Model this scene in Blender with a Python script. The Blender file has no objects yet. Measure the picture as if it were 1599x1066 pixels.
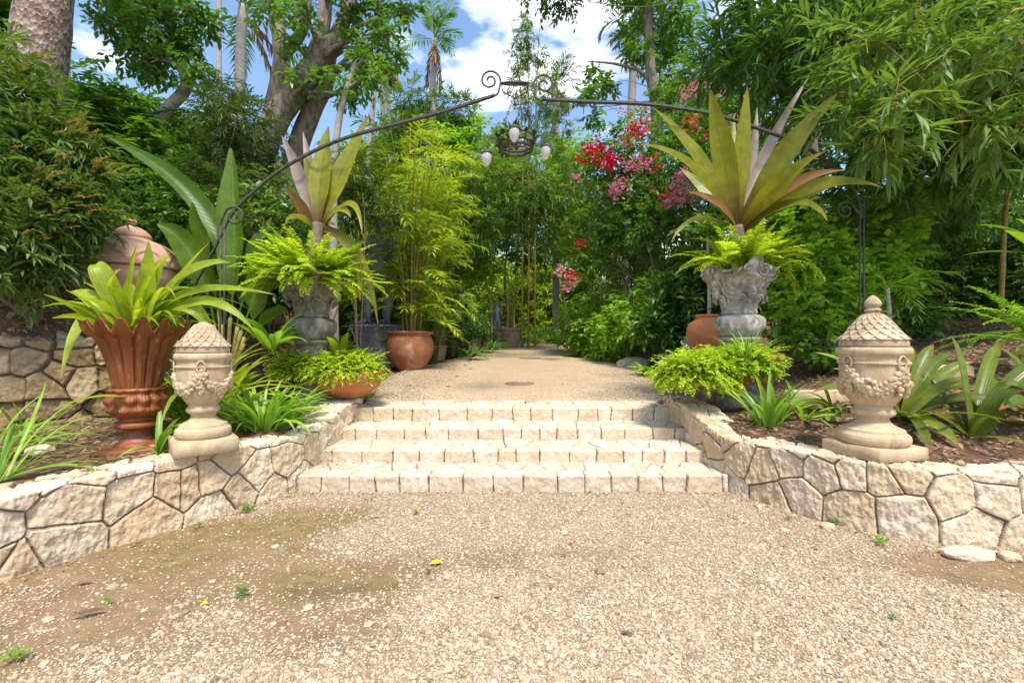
import bpy, math, random
import numpy as np

# ------------------------------------------------------------------ camera, sky, sun, exposure
sc = bpy.context.scene
CAM_H = 1.4
FPX = 711.0                                   # focal length in pixels of the 1599 px wide photograph
cam_d = bpy.data.cameras.new('camera'); cam = bpy.data.objects.new('camera', cam_d)
sc.collection.objects.link(cam)
cam.location = (0, 0, CAM_H); cam.rotation_euler = (math.radians(90), 0, 0)
cam_d.sensor_width = 36.0; cam_d.lens = 36.0 * FPX / 1599.0
cam_d.clip_start = 0.05; cam_d.clip_end = 1000
sc.camera = cam

SUN_EL, SUN_AZ = math.radians(61), math.radians(164)      # azimuth clockwise from +Y: behind the camera, slightly left
world = bpy.data.worlds.new('World'); sc.world = world; world.use_nodes = True
wn, wl = world.node_tree.nodes, world.node_tree.links
wn.clear()
w_out = wn.new('ShaderNodeOutputWorld'); w_bg = wn.new('ShaderNodeBackground')
sky = wn.new('ShaderNodeTexSky'); sky.sky_type = 'NISHITA'; sky.sun_disc = False
sky.sun_elevation = SUN_EL; sky.sun_rotation = SUN_AZ
sky.air_density = 1.0; sky.dust_density = 0.4; sky.ozone_density = 2.0
tcw = wn.new('ShaderNodeTexCoord')
mp = wn.new('ShaderNodeMapping'); mp.inputs['Scale'].default_value = (1.0, 1.0, 2.1); mp.inputs['Location'].default_value = (0.9, 0.3, 0.2)
wl.new(tcw.outputs['Generated'], mp.inputs['Vector'])
cn = wn.new('ShaderNodeTexNoise'); cn.inputs['Scale'].default_value = 3.1; cn.inputs['Detail'].default_value = 9; cn.inputs['Roughness'].default_value = 0.55
wl.new(mp.outputs['Vector'], cn.inputs['Vector'])
cr = wn.new('ShaderNodeValToRGB'); cr.color_ramp.elements[0].position = 0.52; cr.color_ramp.elements[1].position = 0.63
cr.color_ramp.elements[0].color = (0, 0, 0, 1); cr.color_ramp.elements[1].color = (1, 1, 1, 1)
wl.new(cn.outputs['Fac'], cr.inputs['Fac'])
cmix = wn.new('ShaderNodeMix'); cmix.data_type = 'RGBA'
wl.new(cr.outputs['Color'], cmix.inputs['Factor']); wl.new(sky.outputs['Color'], cmix.inputs[6])
cmix.inputs[7].default_value = (6.6, 6.8, 7.1, 1)
wl.new(cmix.outputs[2], w_bg.inputs['Color']); w_bg.inputs['Strength'].default_value = 0.138
wl.new(w_bg.outputs['Background'], w_out.inputs['Surface'])

sun_d = bpy.data.lights.new('sun', 'SUN'); sun = bpy.data.objects.new('sun', sun_d); sc.collection.objects.link(sun)
sun_d.energy = 2.65; sun_d.angle = math.radians(11.0); sun_d.color = (1.0, 0.95, 0.86)
sun.rotation_euler = (math.pi/2 - SUN_EL, 0, math.pi - SUN_AZ)
sun.location = (0, 0, 20)
sc.view_settings.view_transform = 'Standard'; sc.view_settings.look = 'None'
sc.view_settings.gamma = 1.0; sc.view_settings.exposure = 1.14
try: sc.cycles.max_bounces = 8; sc.cycles.transparent_max_bounces = 8; sc.cycles.use_denoising = True
except Exception: pass

# ------------------------------------------------------------------ helpers
rng = np.random.default_rng(7)
PI = math.pi
def A(*v): return np.array(v, float)
def P(px, py, Y):                             # a pixel of the photograph at a depth, as a point in the world
    return A((px - 799.5) / FPX * Y, Y, CAM_H - (py - 533.0) / FPX * Y)
def ss(a, b, x):
    t = np.clip((np.asarray(x, float) - a) / (b - a), 0, 1); return t * t * (3 - 2 * t)
def nrm(v): return v / (np.linalg.norm(v, axis=-1, keepdims=True) + 1e-12)
def R(a, b, n=None): return rng.uniform(a, b, n)

def vnoise(p, seed=0):
    p = np.asarray(p, float); i = np.floor(p).astype(np.int64); f = p - i; u = f * f * (3 - 2 * f)
    def h(ix, iy, iz):
        n = (ix * 374761393 + iy * 668265263 + iz * 1274126177 + seed * 974711) & 0xffffffff
        n = ((n ^ (n >> 13)) * 1274126177) & 0xffffffff
        n = ((n ^ (n >> 16)) * 668265263) & 0xffffffff
        return ((n ^ (n >> 15)) & 0xffff) / 65535.0
    r = 0
    for a in (0, 1):
        for b in (0, 1):
            for c in (0, 1):
                w = (u[..., 0] if a else 1 - u[..., 0]) * (u[..., 1] if b else 1 - u[..., 1]) * (u[..., 2] if c else 1 - u[..., 2])
                r = r + w * h(i[..., 0] + a, i[..., 1] + b, i[..., 2] + c)
    return r
def fbm(p, oct=4, seed=0):
    s, a, r = 1.0, 0.5, 0
    for k in range(oct):
        r = r + a * (vnoise(np.asarray(p) * s, seed + k) - .5); s *= 2.03; a *= .5
    return r

class Geo:
    def __init__(s): s.V, s.Q, s.T, s.A, s.n = [], [], [], [], 0
    def add(s, V, Q=None, T=None, rnd=.5, lu=0., lv=0.):
        V = np.asarray(V, float).reshape(-1, 3); n = len(V)
        a = np.empty((n, 3), np.float32); a[:, 0] = rnd; a[:, 1] = lu; a[:, 2] = lv
        s.V.append(V); s.A.append(a)
        if Q is not None and len(Q): s.Q.append(np.asarray(Q, np.int64).reshape(-1, 4) + s.n)
        if T is not None and len(T): s.T.append(np.asarray(T, np.int64).reshape(-1, 3) + s.n)
        s.n += n
        return s
    def mesh(s, name, mat, smooth=True, off=None):
        me = bpy.data.meshes.new(name)
        V = np.concatenate(s.V); at = np.concatenate(s.A)
        if off is not None: V = V - np.asarray(off, float)
        q = np.concatenate(s.Q) if s.Q else np.zeros((0, 4), np.int64)
        t = np.concatenate(s.T) if s.T else np.zeros((0, 3), np.int64)
        me.vertices.add(len(V)); me.vertices.foreach_set('co', V.astype(np.float32).ravel())
        me.loops.add(q.size + t.size); me.loops.foreach_set('vertex_index', np.concatenate([q.ravel(), t.ravel()]).astype(np.int32))
        me.polygons.add(len(q) + len(t))
        st = np.concatenate([np.arange(len(q)) * 4, q.size + np.arange(len(t)) * 3]).astype(np.int32)
        me.polygons.foreach_set('loop_start', st)
        me.polygons.foreach_set('use_smooth', np.full(len(q) + len(t), smooth))
        l = me.attributes.new('leaf', 'FLOAT_VECTOR', 'POINT'); l.data.foreach_set('vector', at.ravel())
        me.update(calc_edges=True)
        if mat: me.materials.append(mat)
        return me
    def build(s, name, mat, parent=None, smooth=True, world=False):
        off = parent.location if (world and parent is not None) else None
        o = bpy.data.objects.new(name, s.mesh(name, mat, smooth, off)); sc.collection.objects.link(o)
        if parent is not None: o.parent = parent
        return o

def tag(o, label=None, cat=None, group=None, kind=None):
    if label: o['label'] = label
    if cat: o['category'] = cat
    if group: o['group'] = group
    if kind: o['kind'] = kind
    return o
def thing(name, label, cat, loc=(0, 0, 0), rz=0, group=None):
    o = bpy.data.objects.new(name, None); sc.collection.objects.link(o); o.empty_display_size = .1
    o.location = [float(c) for c in loc]; o.rotation_euler = (0, 0, rz)
    return tag(o, label, cat, group)
def copy_tree(o, parent=None):
    c = o.copy(); sc.collection.objects.link(c)
    if parent is not None: c.parent = parent
    for ch in list(o.children): copy_tree(ch, c)
    return c

def catmull(pts, n):
    p = np.asarray(pts, float); p = np.vstack([2 * p[0] - p[1], p, 2 * p[-1] - p[-2]])
    m = len(p) - 3; t = np.linspace(0, m, n); k = np.minimum(t.astype(int), m - 1); u = (t - k)[:, None]
    a, b, c, d = p[k], p[k + 1], p[k + 2], p[k + 3]
    return .5 * (2 * b + (c - a) * u + (2 * a - 5 * b + 4 * c - d) * u**2 + (3 * b - a - 3 * c + d) * u**3)
def resample(pts, step):
    d = np.r_[0, np.cumsum(np.linalg.norm(np.diff(pts, axis=0), axis=1))]
    n = max(2, int(d[-1] / step)); s = np.linspace(0, d[-1], n)
    return np.stack([np.interp(s, d, pts[:, k]) for k in range(pts.shape[1])], 1), s

def grid_quads(n, m, wrap=False):
    i = np.arange(n - 1)[:, None]; j = np.arange(m if wrap else m - 1)[None, :]; j2 = (j + 1) % m
    return np.stack([i * m + j, i * m + j2, (i + 1) * m + j2, (i + 1) * m + j], -1).reshape(-1, 4)

def tube(g, pts, rad, sides=8, rnd=.5, bumpy=0., seed=0, cap=True):
    p = np.asarray(pts, float); n = len(p); rad = np.broadcast_to(np.asarray(rad, float), (n,))
    t = nrm(np.gradient(p, axis=0)); ref = A(0, 0, 1) if abs(t[0][2]) < .9 else A(1, 0, 0)
    u = np.zeros_like(p); x = nrm(np.cross(t[0], ref))
    for i in range(n):
        x = nrm(x - t[i] * np.dot(x, t[i])); u[i] = x
    v = np.cross(t, u); a = np.arange(sides) / sides * 2 * PI
    rr = rad[:, None] * np.ones((n, sides))
    if bumpy:
        q = np.stack(np.broadcast_arrays(np.cos(a)[None] * 1.3, np.sin(a)[None] * 1.3, np.arange(n)[:, None] * .35), -1)
        rr = rr * (1 + bumpy * 2 * fbm(q * 1.4 + seed * 7.3, 4, seed))
    V = p[:, None] + rr[..., None] * (np.cos(a)[None, :, None] * u[:, None] + np.sin(a)[None, :, None] * v[:, None])
    Q = grid_quads(n, sides, True); T = []
    V = V.reshape(-1, 3)
    if cap:
        V = np.vstack([V, p[0], p[-1]]); c0, c1 = n * sides, n * sides + 1
        j = np.arange(sides); j2 = (j + 1) % sides
        T = np.vstack([np.stack([j2, j, np.full(sides, c0)], 1), np.stack([(n - 1) * sides + j, (n - 1) * sides + j2, np.full(sides, c1)], 1)])
    g.add(V, Q, T, rnd=rnd)

def lathe(g, prof, n=48, fn=None, rnd=.5, res=None, center=(0, 0, 0)):
    """turn (r, z) pairs round the z axis; fn(theta, r, z, s) may change r and z"""
    p = np.asarray(prof, float)
    if res: p, _ = resample(p, res)
    th = np.arange(n) / n * 2 * PI; r = np.repeat(p[:, :1], n, 1); z = np.repeat(p[:, 1:], n, 1)
    if fn: r, z = fn(np.repeat(th[None], len(p), 0), r, z)
    V = np.stack([r * np.cos(th), r * np.sin(th), z], -1) + A(*center)
    g.add(V, grid_quads(len(p), n, True), rnd=rnd)
def smooth_prof(pts, n=80): return catmull(np.asarray(pts, float), n)

def box(g, c, s, rz=0, bevel=.006, rnd=.5, jit=0):
    """a box with chamfered edges"""
    x, y, z = np.asarray(s, float) / 2; b = min(bevel, x * .4, y * .4, z * .4); V = []
    rings = [(x - b, y - b, -z, b), (x, y, -z + b, b), (x, y, z - b, b), (x - b, y - b, z, b)]
    for (rx, ry, zz, bb) in rings:
        V += [(-rx + bb, -ry, zz), (rx - bb, -ry, zz), (rx, -ry + bb, zz), (rx, ry - bb, zz), (rx - bb, ry, zz), (-rx + bb, ry, zz), (-rx, ry - bb, zz), (-rx, -ry + bb, zz)]
    V = np.array(V); ca, sa = math.cos(rz), math.sin(rz)
    if jit: V = V + rng.normal(0, jit, V.shape)
    V = np.stack([V[:, 0] * ca - V[:, 1] * sa, V[:, 0] * sa + V[:, 1] * ca, V[:, 2]], 1) + np.asarray(c, float)
    Q = list(grid_quads(4, 8, True)) + [[7, 2, 1, 0], [6, 3, 2, 7], [5, 4, 3, 6]] + [[24, 25, 26, 31], [31, 26, 27, 30], [30, 27, 28, 29]]
    g.add(V, Q, rnd=rnd)

ICO_V = None
def ico(sub=0):
    t = (1 + 5 ** .5) / 2
    v = [(-1, t, 0), (1, t, 0), (-1, -t, 0), (1, -t, 0), (0, -1, t), (0, 1, t), (0, -1, -t), (0, 1, -t), (t, 0, -1), (t, 0, 1), (-t, 0, -1), (-t, 0, 1)]
    f = [(0, 11, 5), (0, 5, 1), (0, 1, 7), (0, 7, 10), (0, 10, 11), (1, 5, 9), (5, 11, 4), (11, 10, 2), (10, 7, 6), (7, 1, 8), (3, 9, 4), (3, 4, 2), (3, 2, 6), (3, 6, 8), (3, 8, 9), (4, 9, 5), (2, 4, 11), (6, 2, 10), (8, 6, 7), (9, 8, 1)]
    v = [tuple(nrm(A(*a))) for a in v]
    for _ in range(sub):
        c, nf = {}, []
        def mid(a, b):
            k = (min(a, b), max(a, b))
            if k not in c:
                v.append(tuple(nrm(A(*v[a]) + A(*v[b])))); c[k] = len(v) - 1
            return c[k]
        for a, b, d in f:
            ab, bd, da = mid(a, b), mid(b, d), mid(d, a); nf += [(a, ab, da), (b, bd, ab), (d, da, bd), (ab, bd, da)]
        f = nf
    return np.array(v), np.array(f)
def ball(g, c, r, sub=1, rough=0, seed=0, rnd=.5, fr=1.5):
    V, F = ico(sub); r = np.broadcast_to(np.asarray(r, float), (3,)); W = V * r
    if rough: W = W * (1 + rough * 2 * fbm(V * fr + seed * 3.7, 4, seed))[:, None]
    g.add(W + np.asarray(c, float), None, F, rnd=rnd)

# ---- leaves: every leaf in the garden is a small curved, folded blade
S_LANCE = lambda t: np.sin(PI * np.clip(t, 0, 1) ** .75) ** .9 + .015
S_STRAP = lambda t: np.clip(.55 + t * 2.2, 0, 1) * np.clip((1 - t) * 2.6, 0.02, 1) ** .8
S_PADDLE = lambda t: np.where(t < .16, .09, np.clip(np.sin(PI * np.clip((t - .13) / .87, 0, 1) ** .72), 0.03, 1) ** .6)
S_HELI = lambda t: np.where(t < .30, .085, np.clip(np.sin(PI * np.clip((t - .27) / .73, 0, 1) ** .8), 0.03, 1) ** .65)
S_ELL = lambda t: np.sin(PI * np.clip(t, 0, 1)) ** .75 + .02
S_BROM = lambda t: (.75 + .35 * np.sin(PI * t ** .8)) * np.clip((1 - t) * 4.5, .03, 1) ** .8
S_HERO = lambda t: (.42 + .58 * ss(0, .42, t)) * np.clip((1 - t) / .46, .015, 1) ** .75
S_TAPER = lambda t: np.clip(1 - t, .05, 1)

def straps(g, base, az, el, L, W, droop=.5, nseg=4, shape=S_STRAP, fold=.2, roll=0., rnd=None, bend=0., pw=1.4):
    base = np.asarray(base, float).reshape(-1, 3); N = len(base)
    b = lambda x: np.broadcast_to(np.asarray(x, float), (N,))
    az, el, L, W, droop, roll, bend = map(b, (az, el, L, W, droop, roll, bend))
    rnd = R(0, 1, N) if rnd is None else b(rnd)
    if nseg == 0:                                          # far away leaf: two triangles hinged on the midrib
        t = np.array([0., .42, 1.])
    else: t = np.linspace(0, 1, nseg + 1)
    ang = el[:, None] - droop[:, None] * t ** pw; azt = az[:, None] + bend[:, None] * t
    T = np.stack([np.cos(ang) * np.cos(azt), np.cos(ang) * np.sin(azt), np.sin(ang)], -1)
    d = np.diff(t); mid = (T[:, 1:] + T[:, :-1]) / 2 * (d[None, :, None] * L[:, None, None])
    pos = np.concatenate([np.zeros((N, 1, 3)), np.cumsum(mid, 1)], 1) + base[:, None]
    sd = np.stack([-np.sin(azt), np.cos(azt), np.zeros_like(azt)], -1); n = np.cross(T, sd)
    c, s_ = np.cos(roll)[:, None, None], np.sin(roll)[:, None, None]
    sd, n = sd * c + n * s_, n * c - sd * s_
    if nseg == 0:
        w = W[:, None] / 2; m = pos[:, 1]; e = n[:, 1] * (fold * w); V = np.stack([pos[:, 0], m + sd[:, 1] * w + e, pos[:, 2], m - sd[:, 1] * w + e], 1)
        k = np.arange(N)[:, None] * 4; T3 = np.concatenate([k + np.array([[0, 2, 1]]), k + np.array([[0, 3, 2]])])
        g.add(V, None, T3, rnd=np.repeat(rnd, 4), lu=np.tile([0., 1, 0, -1], N), lv=np.tile([0., .42, 1, .42], N))
        return pos
    w = (W[:, None] * shape(t)[None] / 2)[..., None]; e = n * fold * w; K = nseg + 1
    V = np.stack([pos - sd * w + e, pos, pos + sd * w + e], 2)      # N,K,3,3
    q = []
    for i in range(nseg):
        for j in (0, 1): q.append([i * 3 + j, (i + 1) * 3 + j, (i + 1) * 3 + j + 1, i * 3 + j + 1])
    q = np.array(q)[:, ::-1]; Q = (np.arange(N)[:, None, None] * (K * 3) + q[None]).reshape(-1, 4)
    g.add(V, Q, rnd=np.repeat(rnd, K * 3), lu=np.tile([-1., 0, 1], N * K), lv=np.tile(np.repeat(t, 3), N))
    return pos

def fronds(g, base, az, el, L, droop, M=8, LL=.1, LW=.02, ang=1.0, jit=.15, nseg=0, lshape=S_LANCE, ldroop=.3, t0=.1, taper=None, rw=.0, rnd=None, lift=.0, pw=1.3, both=True, gw=None, fold=.25, bend=0.):
    """stems that carry leaflets on both sides (palm and fern fronds, bamboo sprays, twigs of trees)"""
    base = np.asarray(base, float).reshape(-1, 3); N = len(base)
    b = lambda x: np.broadcast_to(np.asarray(x, float), (N,))
    az, el, L, droop, LL, LW, bend = map(b, (az, el, L, droop, LL, LW, bend)); rnd = R(0, 1, N) if rnd is None else b(rnd)
    K = 8; t = np.linspace(0, 1, K + 1)
    a = el[:, None] - droop[:, None] * t ** pw; azt = az[:, None] + bend[:, None] * t
    T = np.stack([np.cos(a) * np.cos(azt), np.cos(a) * np.sin(azt), np.sin(a)], -1)
    pos = np.concatenate([np.zeros((N, 1, 3)), np.cumsum((T[:, 1:] + T[:, :-1]) / 2 / K * L[:, None, None], 1)], 1) + base[:, None]
    if rw: straps(gw or g, base, az, el, L, b(rw), droop, 5, S_TAPER, .6, 0, rnd * .3, bend, pw)
    tj = t0 + (1 - t0) * (np.arange(M) + .5) / M; f = tj * K; i0 = np.minimum(f.astype(int), K - 1); fr = (f - i0)[None, :, None]
    pj = pos[:, i0] * (1 - fr) + pos[:, i0 + 1] * fr; Tj = nrm(T[:, i0] * (1 - fr) + T[:, i0 + 1] * fr)
    sd = np.cross(Tj, np.array([0, 0, 1.])); sd = nrm(sd + 1e-6); up = np.cross(sd, Tj)
    tp = np.ones(M) if taper is None else taper(tj)
    for sgn in (1, -1):
        aa = ang * (1 - .35 * tj)[None, :, None] + rng.normal(0, jit, (N, M, 1))
        d = nrm(Tj * np.cos(aa) + sgn * sd * np.sin(aa) + up * (lift + rng.normal(0, jit, (N, M, 1))))
        l = LL[:, None] * tp[None] * R(.8, 1.15, (N, M)); w = LW[:, None] * (.4 + .6 * tp[None]) * R(.85, 1.15, (N, M))
        straps(g, pj.reshape(-1, 3), np.arctan2(d[..., 1], d[..., 0]).ravel(), np.arcsin(np.clip(d[..., 2], -1, 1)).ravel(), l.ravel(), w.ravel(),
               R(.5, 1.3, N * M) * ldroop, nseg, lshape, fold, rng.normal(0, .35, N * M), np.clip(np.repeat(rnd, M) + rng.normal(0, .12, N * M), 0, 1))
    return pos

def bezleaf(g, p0, p1, p2, W, face=(0, -1, .4), nseg=12, shape=S_BROM, fold=.25, rnd=.5, wave=.0):
    p0, p1, p2 = map(lambda q: np.asarray(q, float), (p0, p1, p2)); t = np.linspace(0, 1, nseg + 1)[:, None]
    c = p1 * 2 - (p0 + p2) / 2                                   # p1 lies on the leaf, half way along
    p = (1 - t) ** 2 * p0 + 2 * t * (1 - t) * c + t * t * p2
    T = nrm(np.gradient(p, axis=0)); f = np.asarray(face, float); sd = nrm(np.cross(T, f)); n = np.cross(sd, T)
    w = (W * shape(t[:, 0]) / 2)[:, None]; e = n * (fold * w)
    if wave: e = e + n * (np.sin(t * 17 + rnd * 9) * wave * w)
    V = np.stack([p - sd * w + e, p - sd * w * .5 + e * .35, p, p + sd * w * .5 + e * .35, p + sd * w + e], 1); m = 5
    g.add(V, grid_quads(nseg + 1, m), rnd=rnd, lu=np.tile([-1., -.5, 0, .5, 1], nseg + 1), lv=np.repeat(t[:, 0], m))

def dirs(n, zlo=-1):
    d = rng.normal(0, 1, (n * 4 + 16, 3)); d = nrm(d); d = d[d[:, 2] > zlo]; return d[:n]
def cloud(g, c, r, n, twL=.5, M=5, LL=.12, LW=.04, outward=.8, up=.1, droop=.5, hollow=.45, nseg=0, ang=1.0, ldroop=.4, gw=None, rw=0, rnd=None, zlo=-1, shape=S_LANCE, jit=.3, taper=None, t0=.08):
    """a clump of leafy twigs filling an ellipsoid shell"""
    c = np.asarray(c, float); r = np.broadcast_to(np.asarray(r, float), (3,)); d = dirs(n, zlo); n = len(d)
    rad = hollow + (1 - hollow) * R(0, 1, n) ** .7
    rad = rad * (1 + .5 * fbm(d * 1.8 + c, 3, int(abs(c[0] * 13 + c[1] * 7)) % 97))
    base = c + d * r * rad[:, None]
    q = nrm(d * outward + rng.normal(0, .45, (n, 3)) + A(0, 0, up))
    base = base - q * (twL * .5)
    rr = np.clip(.5 + .9 * fbm(base * .9, 3, 5) * 2 + rng.normal(0, .16, n), 0, 1) if rnd is None else np.clip(rnd + rng.normal(0, .12, n), 0, 1)
    fronds(g, base, np.arctan2(q[:, 1], q[:, 0]), np.arcsin(np.clip(q[:, 2], -1, 1)), R(.7, 1.25, n) * twL, R(.4, 1.3, n) * droop, M, LL, LW, ang, jit, nseg, shape, ldroop, t0, taper, rw, rr, gw=gw)
    return base

def limbs(g, start, targets, r0, sides=6, sag=.25, rnd=.5):
    for q in np.asarray(targets, float):
        s = np.asarray(start, float); m = (s + q) / 2 + rng.normal(0, .08, 3) * np.linalg.norm(q - s) + A(0, 0, sag * np.linalg.norm(q - s) * .3)
        p = catmull([s, m, q], 9); tube(g, p, np.linspace(r0, r0 * .22, 9), sides, rnd, .06)
# ------------------------------------------------------------------ materials
def new_mat(name):
    m = bpy.data.materials.new(name); m.use_nodes = True; nt = m.node_tree; nt.nodes.clear()
    out = nt.nodes.new('ShaderNodeOutputMaterial'); return m, nt, out
class N:
    """small node helper"""
    def __init__(s, nt): s.nt = nt
    def n(s, t, **kw):
        x = s.nt.nodes.new(t)
        for k, v in kw.items(): setattr(x, k, v)
        return x
    def l(s, a, b): s.nt.links.new(a, b)
    def attr(s):
        a = s.n('ShaderNodeAttribute', attribute_name='leaf'); x = s.n('ShaderNodeSeparateXYZ'); s.l(a.outputs['Vector'], x.inputs[0]); return x.outputs
    def mix(s, f, a, b, mode='MIX'):
        m = s.n('ShaderNodeMix', data_type='RGBA', blend_type=mode)
        for v, i in ((f, 0), (a, 6), (b, 7)):
            if hasattr(v, 'is_linked'): s.l(v, m.inputs[i])
            elif i == 0: m.inputs[0].default_value = v
            else: m.inputs[i].default_value = (*v, 1)
        return m.outputs[2]
    def math(s, op, a, b=0.0, clamp=False):
        m = s.n('ShaderNodeMath', operation=op, use_clamp=clamp)
        for v, i in ((a, 0), (b, 1)):
            if hasattr(v, 'is_linked'): s.l(v, m.inputs[i])
            else: m.inputs[i].default_value = v
        return m.outputs[0]
    def ramp(s, f, stops):
        r = s.n('ShaderNodeValToRGB'); e = r.color_ramp.elements
        while len(e) < len(stops): e.new(.5)
        for q, (p, c) in zip(e, stops):
            q.position = p; q.color = (*c, 1) if len(c) == 3 else c
        s.l(f, r.inputs['Fac']); return r.outputs['Color']
    def coord(s, kind='Object'): return s.n('ShaderNodeTexCoord').outputs[kind]
    def noise(s, scale, detail=4, rough=.55, vec=None, dist=0):
        t = s.n('ShaderNodeTexNoise'); t.inputs['Scale'].default_value = scale; t.inputs['Detail'].default_value = detail
        t.inputs['Roughness'].default_value = rough; t.inputs['Distortion'].default_value = dist
        if vec is not None: s.l(vec, t.inputs['Vector'])
        return t.outputs['Fac']
    def vor(s, scale, vec=None, feature='F1', rand=1.0):
        t = s.n('ShaderNodeTexVoronoi', feature=feature); t.inputs['Scale'].default_value = scale; t.inputs['Randomness'].default_value = rand
        if vec is not None: s.l(vec, t.inputs['Vector'])
        return t.outputs
    def scalev(s, vec, xyz):
        m = s.n('ShaderNodeMapping'); m.inputs['Scale'].default_value = xyz; s.l(vec, m.inputs['Vector']); return m.outputs[0]
    def bump(s, h, strength=.5, dist=.01, norm=None):
        b = s.n('ShaderNodeBump'); b.inputs['Strength'].default_value = strength; b.inputs['Distance'].default_value = dist
        s.l(h, b.inputs['Height'])
        if norm is not None: s.l(norm, b.inputs['Normal'])
        return b.outputs[0]
    def bsdf(s, col, rough=.6, spec=.4, norm=None, metal=0):
        b = s.n('ShaderNodeBsdfPrincipled')
        if hasattr(col, 'is_linked'): s.l(col, b.inputs['Base Color'])
        else: b.inputs['Base Color'].default_value = (*col, 1)
        if hasattr(rough, 'is_linked'): s.l(rough, b.inputs['Roughness'])
        else: b.inputs['Roughness'].default_value = rough
        b.inputs['Specular IOR Level'].default_value = spec; b.inputs['Metallic'].default_value = metal
        if norm is not None: s.l(norm, b.inputs['Normal'])
        return b

def leaf_mat(name, dark, light, trans=.35, rough=.42, rib=None, tip=None, tip0=.8, base=None, spec=.4, tcol=None, veins=None):
    m, nt, out = new_mat(name); k = N(nt); rnd, lu, lv = k.attr(); dark, light = [tuple(min(.72, c * 1.6) for c in q) for q in (dark, light)]
    col = k.mix(rnd, dark, light)
    nz = k.noise(5, 3, .6, k.coord()); col = k.mix(.35, col, k.ramp(nz, [(.3, (.35, .35, .3)), (.7, (1.25, 1.2, 1.1))]), 'MULTIPLY')
    a = k.math('ABSOLUTE', lu)
    if rib:
        f = k.math('SUBTRACT', 1.0, k.math('MULTIPLY', a, 9.0), True); col = k.mix(k.math('MULTIPLY', f, .55), col, rib)
    if base:
        f = k.math('SUBTRACT', 1.0, k.math('MULTIPLY', lv, 3.2), True); col = k.mix(f, col, base)
    if tip:
        f = k.math('MULTIPLY', k.math('SUBTRACT', lv, tip0), 1 / (1 - tip0) * 1.5, True); col = k.mix(f, col, tip)
    nrm_ = None
    if veins:                                             # ribs: (along, across) frequency over the blade
        wv = k.math('SINE', k.math('ADD', k.math('MULTIPLY', lv, veins[0]), k.math('MULTIPLY', a, veins[1])))
        nrm_ = k.bump(wv, .18, .004); col = k.mix(.12, col, k.ramp(wv, [(0, (.45, .5, .35)), (.6, (1.1, 1.1, 1.05))]), 'MULTIPLY')
        big = k.noise(14, 5, .65, k.coord()); col = k.mix(.5, col, k.ramp(big, [(.35, (.62, .60, .5)), (.62, (1.15, 1.1, 1.0))]), 'MULTIPLY')
    b = k.bsdf(col, rough, spec, nrm_)
    t = k.n('ShaderNodeBsdfTranslucent'); c2 = k.mix(1.0, col, tcol or (1.5, 1.45, .55), 'MULTIPLY'); k.l(c2, t.inputs['Color'])
    ms = k.n('ShaderNodeMixShader'); ms.inputs[0].default_value = trans; k.l(b.outputs[0], ms.inputs[1]); k.l(t.outputs[0], ms.inputs[2])
    k.l(ms.outputs[0], out.inputs['Surface']); return m

def bark_mat(name, a, b, scale=(6, 6, 1.5), bump=.7, spots=None, dist=.02):
    m, nt, out = new_mat(name); k = N(nt); v = k.scalev(k.coord(), scale)
    n1 = k.noise(3, 8, .65, v, .4); col = k.ramp(n1, [(.3, a), (.62, b)])
    if spots:
        vo = k.vor(3.2, v); col = k.mix(.75, col, k.ramp(vo['Color'], [(.2, spots[0]), (.6, spots[1]), (.9, spots[2])]))
        h = k.math('ADD', k.math('MULTIPLY', vo['Distance'], .8), n1)
    else: h = n1
    k.l(k.bsdf(col, .85, .2, k.bump(h, bump, dist)).outputs[0], out.inputs['Surface']); return m

def stone_mat(name, tones, joint, stain=(.45, .30, .15), stain_amt=.35, bump=.5, nscale=9, dist=.012, moss_or_shade=None):
    """cut stone: attribute x = tone of the block, y = joint, z = shade tint of upright faces"""
    m, nt, out = new_mat(name); k = N(nt); rnd, lu, lv = k.attr(); co = k.coord()
    col = k.ramp(rnd, [(i / (len(tones) - 1), c) for i, c in enumerate(tones)])
    n1 = k.noise(2.2, 6, .6, co, .5); n2 = k.noise(nscale, 10, .72, co, .8); n3 = k.noise(55, 6, .7, co)
    col = k.mix(k.math('MULTIPLY', k.ramp(n1, [(.42, (0, 0, 0)), (.72, (1, 1, 1))]), stain_amt), col, stain)
    col = k.mix(.7, col, k.ramp(n2, [(.32, (.55, .48, .40)), (.56, (1.04, 1.03, 1.01))]), 'MULTIPLY')
    col = k.mix(.45, col, k.ramp(n3, [(.35, (.5, .44, .38)), (.6, (1.1, 1.1, 1.1))]), 'MULTIPLY')
    if moss_or_shade: col = k.mix(k.math('MULTIPLY', lv, k.ramp(k.noise(7, 6, .7, co), [(.4, (0, 0, 0)), (.6, (1, 1, 1))])), col, moss_or_shade)  # tan tint darkens upright faces: their shade contrast is put into the colour
    col = k.mix(lu, col, joint)
    h = k.math('ADD', n2, k.math('MULTIPLY', n3, .35))
    k.l(k.bsdf(col, .88, .2, k.bump(h, bump, dist)).outputs[0], out.inputs['Surface']); return m

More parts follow.
